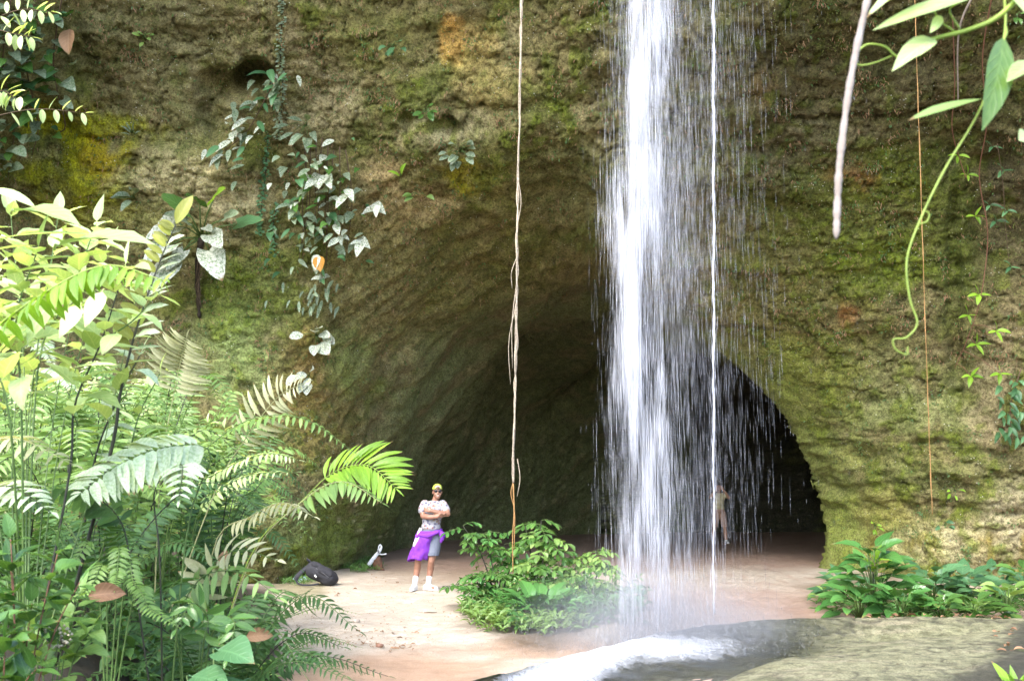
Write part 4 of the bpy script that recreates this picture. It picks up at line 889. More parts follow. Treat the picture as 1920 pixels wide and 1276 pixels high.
# shingle vines: rows of small leaves pressed on the stone
def shingle(label, pts, n, m, s):
    P = [W(px, py, -.02) for px, py in [(p.x, p.y) for p in spline([Vector((a, c, 0)) for a, c in pts], n)]]; b = P[-1]; pl = plant('shingle_vine', label, b, 'vine'); stem(pl, P, .01, .008, SM['dark'], 4); ms = leaves('ell', .7, m, .4, .1, 0, 0, 1, 4)
    for i, p in enumerate(P):
        for sg in (-1, 1):
            if rnd(0, 1) < .75: put(pl, ms, p + Vector((rnd(-.05, .05), -.03, 0)), Vector((sg, -.25, -.45)) + rvec(.2), Vector((0, -1, .5)), s * rnd(.7, 1.2))
shingle('narrow vine of small paired leaves running up the wall past the hollow', [(530, 0), (526, 100), (530, 180), (520, 260)], 75, 'wall', .075)
shingle('narrow vine of small dark leaves left of the leaf cluster', [(503, 250), (497, 330), (490, 390), (487, 440)], 54, 'blue', .075)
shingle('short dark vine between the leaf cluster and the arum', [(520, 380), (512, 430), (516, 480)], 32, 'blue', .075)
# climbers in the upper left corner
for i, (x0, lb, m, n, s) in enumerate(((15, 'leafy climber hanging at the top left edge', 'wall', 85, .34), (60, 'heart leaved climber hanging beside the yellow moss', 'blue', 60, .32), (110, 'sparse climber with round leaves right of the heart leaved one', 'blue', 18, .34))):
    b = W(x0, 330 - 40 * i, .05); pl = plant('climber', lb, b, 'climber'); stem(pl, spline([W(x0 + 10, -30, .3), W(x0 - 10, 120, .3), W(x0 + 12, 230, .2), b], 14), .014, .008, SM['brown'])
    for k in range(n):
        px, py = random.gauss(x0, 24 if i < 2 else 14), rnd(0, 320 - 60 * i); kd = random.choice(['heart', 'ovate', 'ovate'])
        put(pl, leaves(kd, .62, random.choice([m, 'mid', 'wall']), .6, .12, .04), W(px, py, rnd(.15, .7)), Vector((rnd(-1, 1), -.5, -rnd(0, .9))), Vector((0, -1, .6)) + rvec(.35), s * rnd(.6, 1.2))
b = W(130, 55, .4); o = put(empty('tmp'), leaves('ell', .5, 'dead', .5), b, Vector((.1, -.2, -1)), Vector((0, -1, .2)), .5, 'dead_leaf'); tmp = o.parent; M_ = o.matrix_basis.copy(); o.parent = None; o.matrix_basis = M_; bpy.data.objects.remove(tmp); tag(o, 'large ribbed brown dead leaf hanging on the upper left wall', 'leaf')
b = root(-60, 8); pl = plant('tree_branch', 'thin leafy twigs reaching in at the top left corner', at(-60, 60, 8), 'branch'); ms = leaves('ell', .4, 'bright', .4, .12)
for pts in ([(-60, 60, 8), (30, 20, 8), (95, 22, 8)], [(-60, 40, 8), (20, 62, 8), (60, 70, 8)], [(-60, 190, 7.5), (0, 170, 7.5), (30, 185, 7.5)], [(-60, 230, 9), (60, 205, 9), (160, 212, 9)]):
    shoot(pl, pxs(pts), ms, 11, .2, SM['brown'], .006, .3, .3, golden=False)

# ------------------------------------------------------------------ roots and vines
def rope(name, label, pts, strands, r, amp, mat, cat='root', n=70, turns=9):
    P = spline(pxs(pts), n); b = P[-1]; pl = tag(empty(name, b), label, cat); out = []
    for k in range(strands):
        ph = 6.28 * k / strands; Q = [p - b + Vector((math.cos(ph + turns * 6.28 * i / n + math.sin(i * .31 + k) * 1.3), math.sin(ph + turns * 6.28 * i / n), 0)) * amp * (.5 + .5 * math.sin(i * .23 + k * 2)) for i, p in enumerate(P)]
        V, F = tube(Q, [r * (.8 + .35 * math.sin(i * .7 + k)) for i in range(n)], 5); link('strand', mesh('strand', V, F, mat), pl)
    return pl, P
pl, P = rope('hanging_root', 'long twisted pale aerial root hanging straight down before the cave', [(979, -60, 10.5), (976, 150, 10.5), (970, 400, 10.5), (968, 650, 10.5), (962, 905, 10.5)], 4, .0095, .017, SM['pale'], n=120, turns=6)
for k, (a0, a1, dx) in enumerate(((330, 420, 10), (480, 540, -8), (560, 720, -13), (520, 690, -7), (860, 930, 8))):
    stem(pl, spline(pxs([(970, a0, 10.5), (967 + dx, (a0 + a1) / 2, 10.4), (965 + dx * .6, a1, 10.4)]), 8), .005, .004, SM['pale'], 4, 'rootlet')
stem(pl, spline(pxs([(962, 900, 10.5), (964, 960, 10.5), (961, 1010, 10.5), (962, 1075, 10.5)]), 12), .010, .006, SM['orange'], 5, 'rootlet'); stem(pl, spline(pxs([(963, 900, 10.5), (958, 925, 10.5), (965, 960, 10.5), (964, 1030, 10.5)]), 12), .007, .005, SM['orange'], 5, 'rootlet')
P = spline(pxs([(1650, -90, 2.), (1622, 20, 2.), (1595, 150, 2.), (1576, 290, 2.), (1570, 380, 2.), (1568, 448, 2.)]), 60); b = P[-1]
V, F = tube([p - b for p in P], [.0085 * (1 if i < 57 else .75 - .18 * (i - 57)) * (1 + .12 * math.sin(i * 1.9) + .1 * math.sin(i * .8)) for i in range(60)], 9); lo = link('liana', mesh('liana', V, F, SM['grey'])); lo.location = b; tag(lo, 'thick grey liana hanging near the lens, out of focus', 'liana')
rope('hanging_root', 'single thin orange root hanging before the right wall', [(1714, -40, 12), (1720, 150, 12), (1728, 400, 12), (1738, 700, 12), (1748, 965, 12)], 2, .006, .006, SM['orange'])
def leafy_vine(label, pts, spots, mat=SM['red'], r=.012, m='lime', s=.25, nl=4):
    P = spline([W(x_, y_, o_) for x_, y_, o_ in pts], 40); b = P[-1]; pl = plant('vine', label, b, 'vine'); stem(pl, P, r, r * .6, mat, 5)
    for px, py in spots:
        q = W(px, py, .35)
        near = min(P, key=lambda v: (v - q).length); stem(pl, [near, (near + q) / 2 + Vector((0, 0, .05)), q], .006, .005, mat, 4)
        for k in range(nl): a = 6.28 * k / nl + rnd(-.3, .3); put(pl, leaves('lance', .32, m, .5, .15), q, Vector((math.cos(a), -.35, math.sin(a) * .55 - .15)), Vector((0, -.8, .7)), s * rnd(.75, 1.15))
leafy_vine('reddish vine with sparse bright leaf whorls down the right wall', [(1862, -20, .8), (1842, 110, .7), (1850, 230, .6), (1836, 330, .6), (1852, 440, .5), (1838, 560, .4), (1812, 640, .3), (1790, 690, .2)], [(1828, 405), (1835, 552), (1815, 590), (1868, 620), (1830, 645), (1820, 705), (1875, 700)])
leafy_vine('thin reddish vine with two leaf tufts at the upper right', [(1786, 30, .8), (1790, 160, .7), (1785, 240, .6), (1800, 300, .5), (1812, 335, .4)], [(1796, 292), (1814, 328)], s=.2)
leafy_vine('thin grey vine at upper right behind the near leaves', [(1830, -20, 1.), (1798, 60, 1.), (1796, 190, .9)], [], SM['grey'], .02)
leafy_vine('dark thin vine with blue leaves at the right edge', [(1870, 270, .5), (1880, 340, .4), (1886, 430, .4), (1895, 520, .3)], [(1860, 275), (1880, 320), (1888, 395), (1866, 415), (1855, 385), (1895, 500)], SM['brown'], .008, 'blue', .22, 3)
b = W(1895, 700, .1); pl = plant('climber', 'hanging tuft of dark narrow leaves at the right edge of the wall', b, 'climber'); stem(pl, spline([W(1915, 690, .3), W(1895, 760, .3), W(1898, 830, .2)], 10), .012, .006, SM['brown'])
for k in range(34): put(pl, leaves('lance', .34, 'blue', .6), W(random.gauss(1893, 16), rnd(710, 820), rnd(.1, .4)), Vector((rnd(-.7, .7), -.4, -rnd(.3, 1))), Vector((0, -1, .5)) + rvec(.3), rnd(.18, .32))
for px, py, lb, m in ((1770, 985, 'pair of small blue leaves low on the right wall', 'blue'), (1640, 985, 'tiny green sprig low on the mossy right wall', 'lime'), (1790, 920, 'tiny light sprig on the banded moss', 'lime'), (1905, 30, 'small leaf tuft at the top right corner wall', 'mid')):
    wall_plant(lb, px, py, 5, .16, m, 'ell', .4, 12)

# ------------------------------------------------------------------ near climber at the upper right
b = at(1960, -60, 2.1); pl = plant('climber', 'bright green climber with large leaves hanging in close at the upper right', b, 'climber'); ml = leaves('lance', .27, 'bright', .35, .12, .03); mf = leaves('lance', .3, 'fern', .3, .1, .02)
def ppx(L, Y=2.1): return pxs([(a, c, Y) for a, c in L])
stem(pl, spline(ppx([(1960, -60), (1880, 25), (1820, 55), (1755, 72), (1715, 88)]), 20), .008, .005, SM['lime'])
stem(pl, spline(ppx([(1880, -40), (1885, 50), (1868, 130), (1830, 220), (1770, 320), (1722, 420), (1700, 490), (1706, 560), (1720, 605), (1700, 632), (1675, 636), (1680, 655), (1700, 664), (1702, 650)]), 60), .0036, .0016, SM['lime'])
stem(pl, spline(ppx([(1755, 78), (1690, 108), (1660, 88), (1625, 84), (1605, 105), (1610, 122), (1640, 118), (1672, 105)]), 30), .0035, .002, SM['lime'], 5, 'tendril')
stem(pl, spline(ppx([(1722, 420), (1738, 415), (1742, 400), (1730, 395)]), 12), .002, .0015, SM['lime'], 5, 'tendril')
for x0, y0, x1, y1, up, mm, w_ in ((1870, -18, 1645, 50, (0, -.5, 1.), ml, 1.), (1740, -30, 1627, 26, (0, -.5, 1), ml, 1.), (1752, 72, 1676, 128, (.4, -.5, .8), ml, 1.1), (1882, 70, 1846, 238, (.3, -1, 0), mf, .95), (1842, 185, 1708, 222, (0, -.35, 1), mf, .9), (1940, 120, 1890, 150, (0, -.7, .6), ml, 1.4), (1900, -25, 1925, 25, (0, -1, .2), ml, 1.6), (1930, 255, 1912, 262, (0, -1, .2), ml, 2.), (1765, 30, 1745, 60, (0, -1, .2), ml, 1.)):
    p, q = at(x0, y0, 2.1), at(x1, y1, 2.05); s = (q - p).length * 1.04; put(pl, mm, p, q - p, Vector(up), s, 'leaf', s * w_)
for L in ([(1790, 60), (1762, 40), (1752, 22)], [(1800, 55), (1780, 20), (1800, 5)], [(1882, 75), (1888, 60), (1884, 40)]): stem(pl, spline(ppx(L), 8), .003, .002, SM['lime'], 5, 'tendril')

# ------------------------------------------------------------------ island of shrubs in front of the fall
def comp_leaf(pl, base, d, up, L, npair, ls, ms, mat=SM['green']):
    """compound leaf: stalk with paired leaflets as sub-parts"""
    d = Vector(d).normalized(); tip = base + d * L - Vector((0, 0, L * .25)); P = bez(base, base + d * L * .5 + Vector((0, 0, L * .08)), tip, 8)
    V, F = tube([p - pl.location for p in P], .004, 4); lf = link('leaf', mesh('leaf', V, F, mat), pl)
    for i in range(npair):
        t = .3 + .68 * i / max(1, npair - 1); k = min(int(t * 7), 6); p = P[k].lerp(P[k + 1], t * 7 - k); T = (P[k + 1] - P[k]).normalized(); sd = T.cross(up).normalized()
        for sg in (-1, 1): link('leaflet', random.choice(ms), lf, basis(p - pl.location, sd * sg + T * .45 - Vector((0, 0, .3)) + rvec(.12), up + rvec(.15), ls * rnd(.8, 1.1)))
    link('leaflet', random.choice(ms), lf, basis(tip - pl.location, T - Vector((0, 0, .2)), up, ls * 1.05))
def comp_shrub(label, bx, by, tips, ls, mats, per=5, group=None):
    per = 7
    b = gnd(bx, by); Yk = b.y / K; pl = plant('shrub', label, b, 'shrub', group)
    for tx, ty, dy in tips:
        tp_ = at(tx, ty, Yk + dy); mid = b.lerp(tp_, .5) + Vector((0, 0, .18)); P = spline([b, mid, tp_], 14); stem(pl, P, .014, .006, SM['dark'])
        for k in range(per):
            a = 2.4 * k + rnd(0, 1); p = P[13 - min(k, 9)]; ms = leaves('obov', .45, random.choice(mats), .5, .16, .02)
            comp_leaf(pl, p, Vector((math.cos(a), math.sin(a) * .8 - .3, rnd(-.1, .35))), Vector((0, -.3, 1)), .26 * rnd(.8, 1.2), 3, ls, ms)
comp_shrub('open shrub of paired glossy leaflets reaching left towards the man', 935, 1135, [(868, 985, 0), (905, 1000, .1), (945, 1020, .3), (890, 1075, -.2), (930, 1080, -.3), (975, 1050, .2), (870, 1100, -.2)], .15, ['mid', 'mid', 'dark'], 5)
comp_shrub('tallest shrub of the island with light green leaflets at its top', 1005, 1140, [(1015, 975, .1), (985, 985, .3), (1030, 1010, -.1), (1000, 1060, -.3), (1050, 1040, .1), (1040, 1090, -.4)], .17, ['mid', 'mid', 'fern'], 5)
comp_shrub('loose shrub at the right end of the island behind the falling drops', 1100, 1140, [(1120, 1030, .1), (1090, 1040, .2), (1140, 1060, -.1), (1085, 1080, -.3), (1130, 1100, -.3), (1060, 1080, -.2)], .15, ['fern', 'mid'], 5)
b = gnd(1010, 1165); pl = plant('plant', 'rosette of broad ribbed glossy leaves at the front of the island', b); ms = leaves('ovate', .45, 'dark', .6, .12, .03, .12, 3, 9)
for k in range(15):
    a = 6.28 * k / 15 + rnd(-.2, .2); h = .28 + .2 * (k % 3); p = b + Vector((0, 0, .12)); d = Vector((math.cos(a), math.sin(a) - .15, .35 + .35 * (k % 3) / 2)); q = p + d.normalized() * .2; stem(pl, [b, q], .008, .006, SM['green'], 4); put(pl, ms, q, d, Vector((0, -.3, 1)), .42 * rnd(.85, 1.1))
for i, (px, py, m, n, s, lb) in enumerate(((950, 1110, 'dark', 5, .17, 'dark glossy bush in the left middle of the island'), (1050, 1120, 'mid', 5, .15, 'leafy bush right of the broad rosette'), (905, 1135, 'fern', 4, .12, 'light leafy bush at the left edge of the island'), (1100, 1165, 'mid', 5, .13, 'low bush at the right front of the island under the spray'), (975, 1150, 'mid', 4, .13, 'low bush left of the broad rosette'), (1150, 1150, 'fern', 4, .12, 'wet low bush beside the foot of the fall'))):
    b = gnd(px, py); pl = plant('bush', lb, b, 'bush'); ms = leaves('ovate', .45, m, .5, .15, .02, .06, 1, 5)
    for k in range(n):
        a = 6.28 * k / n + rnd(-.3, .3); t_ = b + Vector((math.cos(a) * .38, math.sin(a) * .35, rnd(.25, .8))); shoot(pl, [b, b.lerp(t_, .5) + Vector((0, 0, .1)), t_], ms, 14, s * 1.2, SM['green'], .005, .15, .2)
# low cover of small leaves round the island
def cover(label, pts, m, s0, s1, h, name='ground_cover', kind='lance', Wd=.3, upb=.6):
    b = Vector(pts[0]); me = random.choice(leaves(kind, Wd, m, .6, .2, 0, 0, 1, 3)); V, F, UV = [], [], []; co = [v.co.copy() for v in me.vertices]; fs = [tuple(q.vertices) for q in me.polygons]; l = me.uv_layers[0].data; uu = {me.loops[li].vertex_index: tuple(l[li].uv) for q in me.polygons for li in q.loop_indices}
    for p in pts:
        a = rnd(0, 6.28); M = basis(Vector(p) - b + Vector((0, 0, rnd(0, h))), Vector((math.cos(a), math.sin(a), rnd(-.2, upb))), Vector((rnd(-.3, .3), -.3, 1)), rnd(s0, s1)); o = len(V); V += [M @ c for c in co]; F += [tuple(i + o for i in q) for q in fs]; UV += [uu[i] for i in range(len(co))]
    o = link(name, mesh(name, V, F, LM[m], True, UV)); o.location = b; return tag(o, label, kind='stuff')
def scatter_px(n, cx, cy, rx, ry):
    out = []
    while len(out) < n:
        a, b_ = rnd(-1, 1), rnd(-1, 1)
        th_ = math.atan2(b_, a)
        if math.hypot(a, b_) < .80 + .13 * math.sin(5 * th_ + cx) + .10 * math.sin(11 * th_) + abs(random.gauss(0, .07)): p = gnd(cx + a * rx, cy + b_ * ry); p.z = GZI(p.x, p.y); out.append(p)
    return out
cover('fresh green low leaves covering the island floor', scatter_px(1500, 1010, 1142, 150, 48), 'dark', .07, .17, .34, 'ground_cover', 'ovate', .42)
cover('light grassy leaves along the front of the island', scatter_px(700, 915, 1150, 55, 32) + scatter_px(500, 1000, 1182, 110, 10), 'fern', .08, .17, .16, 'ground_cover', 'lance', .28, .9)
cover('dark low leaves at the right end of the island', scatter_px(700, 1110, 1152, 110, 34), 'dark', .08, .18, .32, 'ground_cover', 'ovate', .42)
cover('moss green grass at the foot of the left wall', scatter_px(1300, 672, 1062, 48, 13) + scatter_px(700, 560, 1088, 40, 12), 'mid', .06, .14, .08, 'grass', 'lance', .12, 1.6)
cover('dark leafy undergrowth covering the fern bank', [root(rnd(-40, 500), rnd(5.0, 11)) for _ in range(4200)], 'fernd', .08, .2, .45, 'undergrowth', 'lance', .32, .8)
cover('hanging undergrowth along the sandy edge of the bank', [(lambda p: p)(root(rnd(460, 520), rnd(5.2, 8))) for _ in range(1500)], 'fern', .07, .15, .3, 'undergrowth', 'lance', .25, .6)

# ------------------------------------------------------------------ row of broad leaved plants at the foot of the right wall
def broad(label, px, py, H, n, s, m, kind='ovate', Wd=.48, spread=.45, hb=.2):
    n = int(n * 1.6); s *= 1.05; H *= .88
    b = gnd(px, py); pl = plant('plant', label, b); ms = leaves(kind, Wd, m, .6, .12, .04, .1, 2, 7)
    for k in range(n):
        a = 2.4 * k + rnd(-.3, .3); f = (k + .5) / n; h = H * (hb + (1 - hb) * f); r = spread * (1 - .75 * f) * rnd(.5, 1.1); q = b + Vector((math.cos(a) * r, math.sin(a) * r * .8, h)); stem(pl, [b, b.lerp(q, .55) + Vector((0, 0, .08)), q], .008, .006, SM['green'], 4)
        put(pl, ms, q, Vector((math.cos(a), math.sin(a) * .7 - .35, rnd(-.35, .25) + .3 * f)), Vector((0, -.4, 1)) + rvec(.2), s * rnd(.8, 1.15))
    return pl
broad('tallest glossy plant beside the cave mouth with one light green leaf on top', 1640, 1150, 1.05, 24, .42, 'dark', 'ovate', .4, .42)
b = gnd(1640, 1150); pl = plant('sapling', 'lime green top shoot standing out of the tall glossy plant', b, 'sapling'); shoot(pl, [b, b + Vector((0, 0, .5)), at(1645, 1048, b.y / K)], leaves('ovate', .36, 'lime', .5, .12, .03, .05), 9, .38, SM['dark'], .009, .55, .0)
broad('blue green plant at the foot of the cave edge', 1582, 1128, .42, 13, .34, 'blue', 'ovate', .5, .3)
broad('glossy low plant in front of the tallest one', 1612, 1160, .38, 15, .34, 'dark', 'ovate', .55, .45)
broad('wet ribbed plant at the slab edge right of the tallest plant', 1690, 1165, .42, 15, .32, 'dark', 'ovate', .6, .42)
broad('dark broad plant under the banded moss wall', 1750, 1140, .62, 15, .36, 'blue', 'ovate', .55, .42)
broad('light leaved plant at the slab edge near fallen leaves', 1765, 1168, .34, 14, .28, 'mid', 'ovate', .5, .4)
broad('dull green plant in the middle of the right row', 1810, 1140, .56, 14, .36, 'blue', 'ovate', .55, .42)
broad('low plant before the dull green one', 1825, 1165, .34, 13, .32, 'mid', 'ovate', .5, .42)
broad('dull plant below the tan wall near the right edge', 1865, 1130, .58, 14, .34, 'blue', 'ovate', .5, .42)
broad('bright leaved plant near the right edge of the row', 1890, 1160, .5, 15, .3, 'fern', 'ovate', .48, .4)
broad('last plant of the right row at the picture edge', 1925, 1140, .7, 14, .34, 'mid', 'ovate', .5, .42)
broad('thin pale seedling left of the blue green plant', 1548, 1135, .3, 5, .16, 'fern', 'lance', .4, .2)
cover('low leaves between the plants of the right row', scatter_px(1300, 1740, 1140, 210, 28), 'mid', .08, .18, .2)
b = gnd(1905, 1290); b = Vector((at(1905, 1276, 7.).x, 7. * K, .15)); pl = plant('plant', 'lime lance leaved plant at the bottom right corner of the slab', b)
for k in range(8): a = 6.28 * k / 8; put(pl, leaves('lance', .3, 'lime', .6), b + Vector((0, 0, .05)), Vector((math.cos(a) * .7, math.sin(a) * .5 - .2, .8)), Vector((0, -.6, .6)), .3 * rnd(.7, 1.1))
# ------------------------------------------------------------------ litter
def litter(label, n, fn, group, s0=.05, s1=.12):
    for k in range(n):
        p = fn(); a = rnd(0, 6.28); o = link('dead_leaf', random.choice(leaves('ell', .5, 'dead', .8, .25, .1)), None, basis(p, Vector((math.cos(a), math.sin(a), .1)), Vector((rnd(-.4, .4), rnd(-.4, .4), 1)), rnd(s0, s1))); tag(o, label, 'leaf', group)
def sandp(cx, cy, rx, ry):
    def f(): p = gnd(cx + rnd(-1, 1) * rx, cy + rnd(-1, 1) * ry); p.z = GZI(p.x, p.y) + .012; return p
    return f
cover('tiny bits of leaf and bark strewn over the sand', [f() for f in [sandp(715, 1150, 160, 65)] * 240 + [sandp(700, 1208, 80, 12)] * 110 + [sandp(560, 1180, 30, 80)] * 170], 'dead', .012, .045, .002, 'leaf_litter', 'ell', .5, .3)
litter('small dry brown leaf lying on the pale sand', 26, sandp(690, 1200, 90, 22), 'dry leaves scattered on the sand', .04, .10)
litter('dry scrap of leaf on the sand near the backpack', 16, sandp(700, 1098, 110, 20), 'leaf scraps round the backpack', .04, .08)
def slabp(x0, x1, o0, o1):
    def f():
        px = rnd(x0, x1); d_ = ray(px, 1190); yy = (11.0 - rnd(o0, o1)) * K; xx = (px - 960) / FPX * yy * .99; return Vector((xx, yy, max(slab_h(xx, yy), 0) + .012))
    return f
litter('dead brown leaf on the rim of the rock slab', 30, slabp(1600, 1900, .05, .35), 'dead leaves along the slab rim', .06, .14)
litter('red brown leaf on the dark corner of the rock slab', 22, slabp(1830, 1960, .5, 3.), 'leaves on the dark slab corner', .05, .12)
for px, py, lb, s in ((712, 1212, 'reddish pebble among dry leaves on the sand', .045), (668, 1165, 'pale pebble alone on the bright sand', .05)):
    p = gnd(px, py); p.z = GZI(p.x, p.y) + s * .35; V, F = [], []
    for i in range(7):
        for k in range(9): a, c = math.pi * i / 6, 6.28 * k / 9; q = 1 + .18 * math.sin(3 * c + i); V.append((math.sin(a) * math.cos(c) * q * s, math.sin(a) * math.sin(c) * q * s, math.cos(a) * s * .6))
    for i in range(6):
        for k in range(9): F.append((i * 9 + k, (i + 1) * 9 + k, (i + 1) * 9 + (k + 1) % 9, i * 9 + (k + 1) % 9))
    o = link('pebble', mesh('pebble', V, F, plain('pebble_stone', (.30, .16, .11) if px > 700 else (.5, .42, .34), .8, .4, 30))); o.location = p; tag(o, lb, 'pebble')
p = gnd(805, 1148); V, F = tube([(-.08, 0, .01), (-.02, .01, .012), (.05, -.01, .012), (.11, .02, .01)], [.006, .008, .007, .003], 6); o = link('twig', mesh('twig', V, F, SM['brown'])); o.location = (p.x, p.y, GZI(p.x, p.y)); tag(o, 'short brown twig on the sand in front of the man', 'twig')

# ------------------------------------------------------------------ moss tufts, rootlets and small sprigs clinging to the stone
def tufts(label, name, n, mask, m, s0, s1, Wd, kind='lance', down=.5, seed=1):
    rr = np.random.RandomState(seed); w_ = np.clip(mask, 0, None).ravel() * ((PX > -60) & (PX < 1980) & (PY > -60) & (PY < 1100)).ravel(); w_ = w_ / w_.sum(); idx = rr.choice(w_.size, n, p=w_); Pf, Nf = CLP.reshape(-1, 3)[idx], CLN.reshape(-1, 3)[idx]
    me = leaves(kind, Wd, m, .7, .2, 0, 0, 1, 3)[1]; co = np.array([v.co[:] for v in me.vertices]); fs = np.array([tuple(q.vertices) for q in me.polygons]); k = len(co)
    d = Nf * .6 + rr.normal(size=(n, 3)) * .6; d[:, 2] -= down; d /= np.linalg.norm(d, axis=1)[:, None]; sd = np.cross(Nf, d); sd /= np.linalg.norm(sd, axis=1)[:, None] + 1e-6; up = np.cross(d, sd); sc = rr.uniform(s0, s1, n)[:, None]
    V = (Pf + Nf * .01)[:, None] + (co[None, :, :1] * d[:, None] + co[None, :, 1:2] * sd[:, None] + co[None, :, 2:] * up[:, None]) * sc[:, None]
    F = (fs[None] + (np.arange(n) * k)[:, None, None]).reshape(-1, fs.shape[1]); l = me.uv_layers[0].data; uu = {me.loops[li].vertex_index: tuple(l[li].uv) for q in me.polygons for li in q.loop_indices}
    o = link(name, mesh(name, V.reshape(-1, 3).tolist(), F.tolist(), LM[m], True, [uu[i] for i in range(k)] * n)); return tag(o, label, kind='stuff')
vis = (Y < 21 * K) * (1 - .8 * rim); cl = np.clip(fbm(*CLX, .5, 3, .6, seed=90) - .05, 0, 1) ** 2 + .01; cl2 = np.clip(fbm(*CLX, .45, 3, .6, seed=91) - .1, 0, 1) ** 2 + .004
tufts('short green moss and seedlings clinging all over the cliff', 'moss_tufts', 9000, vis * cl, 'moss', .02, .06, .4, seed=2)
tufts('dark moss fringes on the cliff', 'moss_tufts', 8000, vis * cl2, 'fernd', .025, .075, .35, seed=3)
tufts('dry brown rootlets and dead fronds hanging on the cliff', 'rootlets', 6000, vis * cl2 * (PY < 700) + .0001, 'dead', .03, .11, .12, 'lance', 1.2, seed=4)

# ------------------------------------------------------------------ people and their things
def sph(c, r, ax=None, nu=14, nv=10):
    """ellipsoid; r = (rx, ry, rz); ax = optional 3x3 orientation"""
    r = r if isinstance(r, (tuple, list)) else (r, r, r); V, F = [], []; c = Vector(c)
    for i in range(nv + 1):
        for k in range(nu):
            a, b = math.pi * i / nv, 2 * math.pi * k / nu; p = Vector((math.sin(a) * math.cos(b) * r[0], math.sin(a) * math.sin(b) * r[1], math.cos(a) * r[2])); V.append(c + ((ax @ p) if ax else p))
    for i in range(nv):
        for k in range(nu): F.append((i * nu + k, (i + 1) * nu + k, (i + 1) * nu + (k + 1) % nu, i * nu + (k + 1) % nu))
    return V, F
def cap(a, b, ra, rb, ns=12):
    """tapered capsule"""
    a, b = Vector(a), Vector(b); d = (b - a).normalized(); pts, rad = [], []
    for k in range(6): t = math.pi / 2 * (1 - k / 5); pts.append(a - d * ra * math.sin(t)); rad.append(max(ra * math.cos(t), .001))
    for k in range(1, 6): t = math.pi / 2 * k / 5; pts.append(b + d * rb * math.sin(t)); rad.append(max(rb * math.cos(t), .001))
    pts.insert(6, b); rad.insert(6, rb); return tube(pts, rad, ns)
def chain(pts, rad): return [cap(pts[i], pts[i + 1], rad[i], rad[i + 1]) for i in range(len(pts) - 1)]
def blob_mesh(name, prims, voxel, mat, smooth=3, cut=None):
    """union of closed primitives as one continuous skin; cut = z below which the skin is open"""
    V, F = merge(prims); me = mesh(name, V, F); o = bpy.data.objects.new('tmp', me); COL.objects.link(o)
    m = o.modifiers.new('r', 'REMESH'); m.mode = 'VOXEL'; m.voxel_size = voxel; s = o.modifiers.new('s', 'SMOOTH'); s.iterations = smooth; s.factor = .5
    out = bpy.data.meshes.new_from_object(o.evaluated_get(bpy.context.evaluated_depsgraph_get())); bpy.data.objects.remove(o); out.name = name
    if cut is not None:
        import bmesh
        bm = bmesh.new(); bm.from_mesh(out); bmesh.ops.bisect_plane(bm, geom=bm.verts[:] + bm.edges[:] + bm.faces[:], plane_co=(0, 0, cut), plane_no=(0, 0, -1), clear_outer=True); bm.to_mesh(out); bm.free()
    out.materials.clear(); out.materials.append(mat); out.polygons.foreach_set('use_smooth', [True] * len(out.polygons)); return out
def skin_mat(name, c):
    t = NT(name); n = t.noise(t.obj(), 25, 4); return t.fin(t.bsdf(Base_Color=t.mix(t.ramp(n, .35, .7), c, tuple(x * .78 for x in c)), Roughness=.5, Subsurface_Weight=.08, Subsurface_Radius=(.02, .008, .005)))
def cloth_mat(name, c, c2=None, sc=60, bump=.3, wr=9):
    t = NT(name); o = t.obj(); n = t.noise(o, wr, 3, .6); f = t.noise(o, sc * 3, 2); cc = t.mix(t.ramp(n, .3, .7), c, c2 or tuple(x * .75 for x in c))
    return t.fin(t.bsdf(Base_Color=cc, Roughness=.85, Normal=t.bump(t.math('ADD', n, t.math('MULTIPLY', f, .15)), bump, .03)))
def floral_mat():
    t = NT('floral_cloth'); o = t.obj(); base = (.33, .32, .335); vo = t.n('TexVoronoi', ins={'Vector': o, 'Scale': 20.}); col_ = vo.outputs['Color']; ds = vo.outputs['Distance']
    sp = t.n('SeparateColor', ins={0: col_}); c = t.mix(t.math('GREATER_THAN', sp.outputs[0], .62), (.09, .09, .14), (.22, .10, .08)); c = t.mix(t.math('GREATER_THAN', sp.outputs[1], .8), c, (.26, .2, .12))
    c = t.mix(t.math('LESS_THAN', ds, .43), base, c); n = t.noise(o, 70, 3); c = t.mix(t.math('MULTIPLY', t.ramp(n, .5, .62), .6), c, (.16, .14, .18))
    return t.fin(t.bsdf(Base_Color=c, Roughness=.85, Normal=t.bump(t.noise(o, 11, 3), .35, .03)))
WHITE = plain('white_rubber', (.72, .72, .70), .5, .12, 30); BLACK = plain('black_gloss', (.012, .012, .014), .12)
def ribbon(path, w, th, nrm=Vector((0, -1, 0))):
    P = [Vector(p) for p in path]; V, F = [], []; n = len(P)
    for i, p in enumerate(P):
        T = (P[min(i + 1, n - 1)] - P[max(i - 1, 0)]).normalized(); s = T.cross(nrm)
        s = s.normalized() if s.length > .05 else Vector((1, 0, 0)); u = s.cross(T); ww = w[i] if isinstance(w, list) else w
        for a, b in ((-1, -1), (1, -1), (1, 1), (-1, 1)): V.append(p + s * a * ww * .5 + u * b * th * .5)
    for i in range(n - 1):
        for k in range(4): F.append((i * 4 + k, i * 4 + (k + 1) % 4, i * 4 + 4 + (k + 1) % 4, i * 4 + 4 + k))
    F.append((3, 2, 1, 0)); F.append(tuple(4 * (n - 1) + k for k in range(4))); return V, F
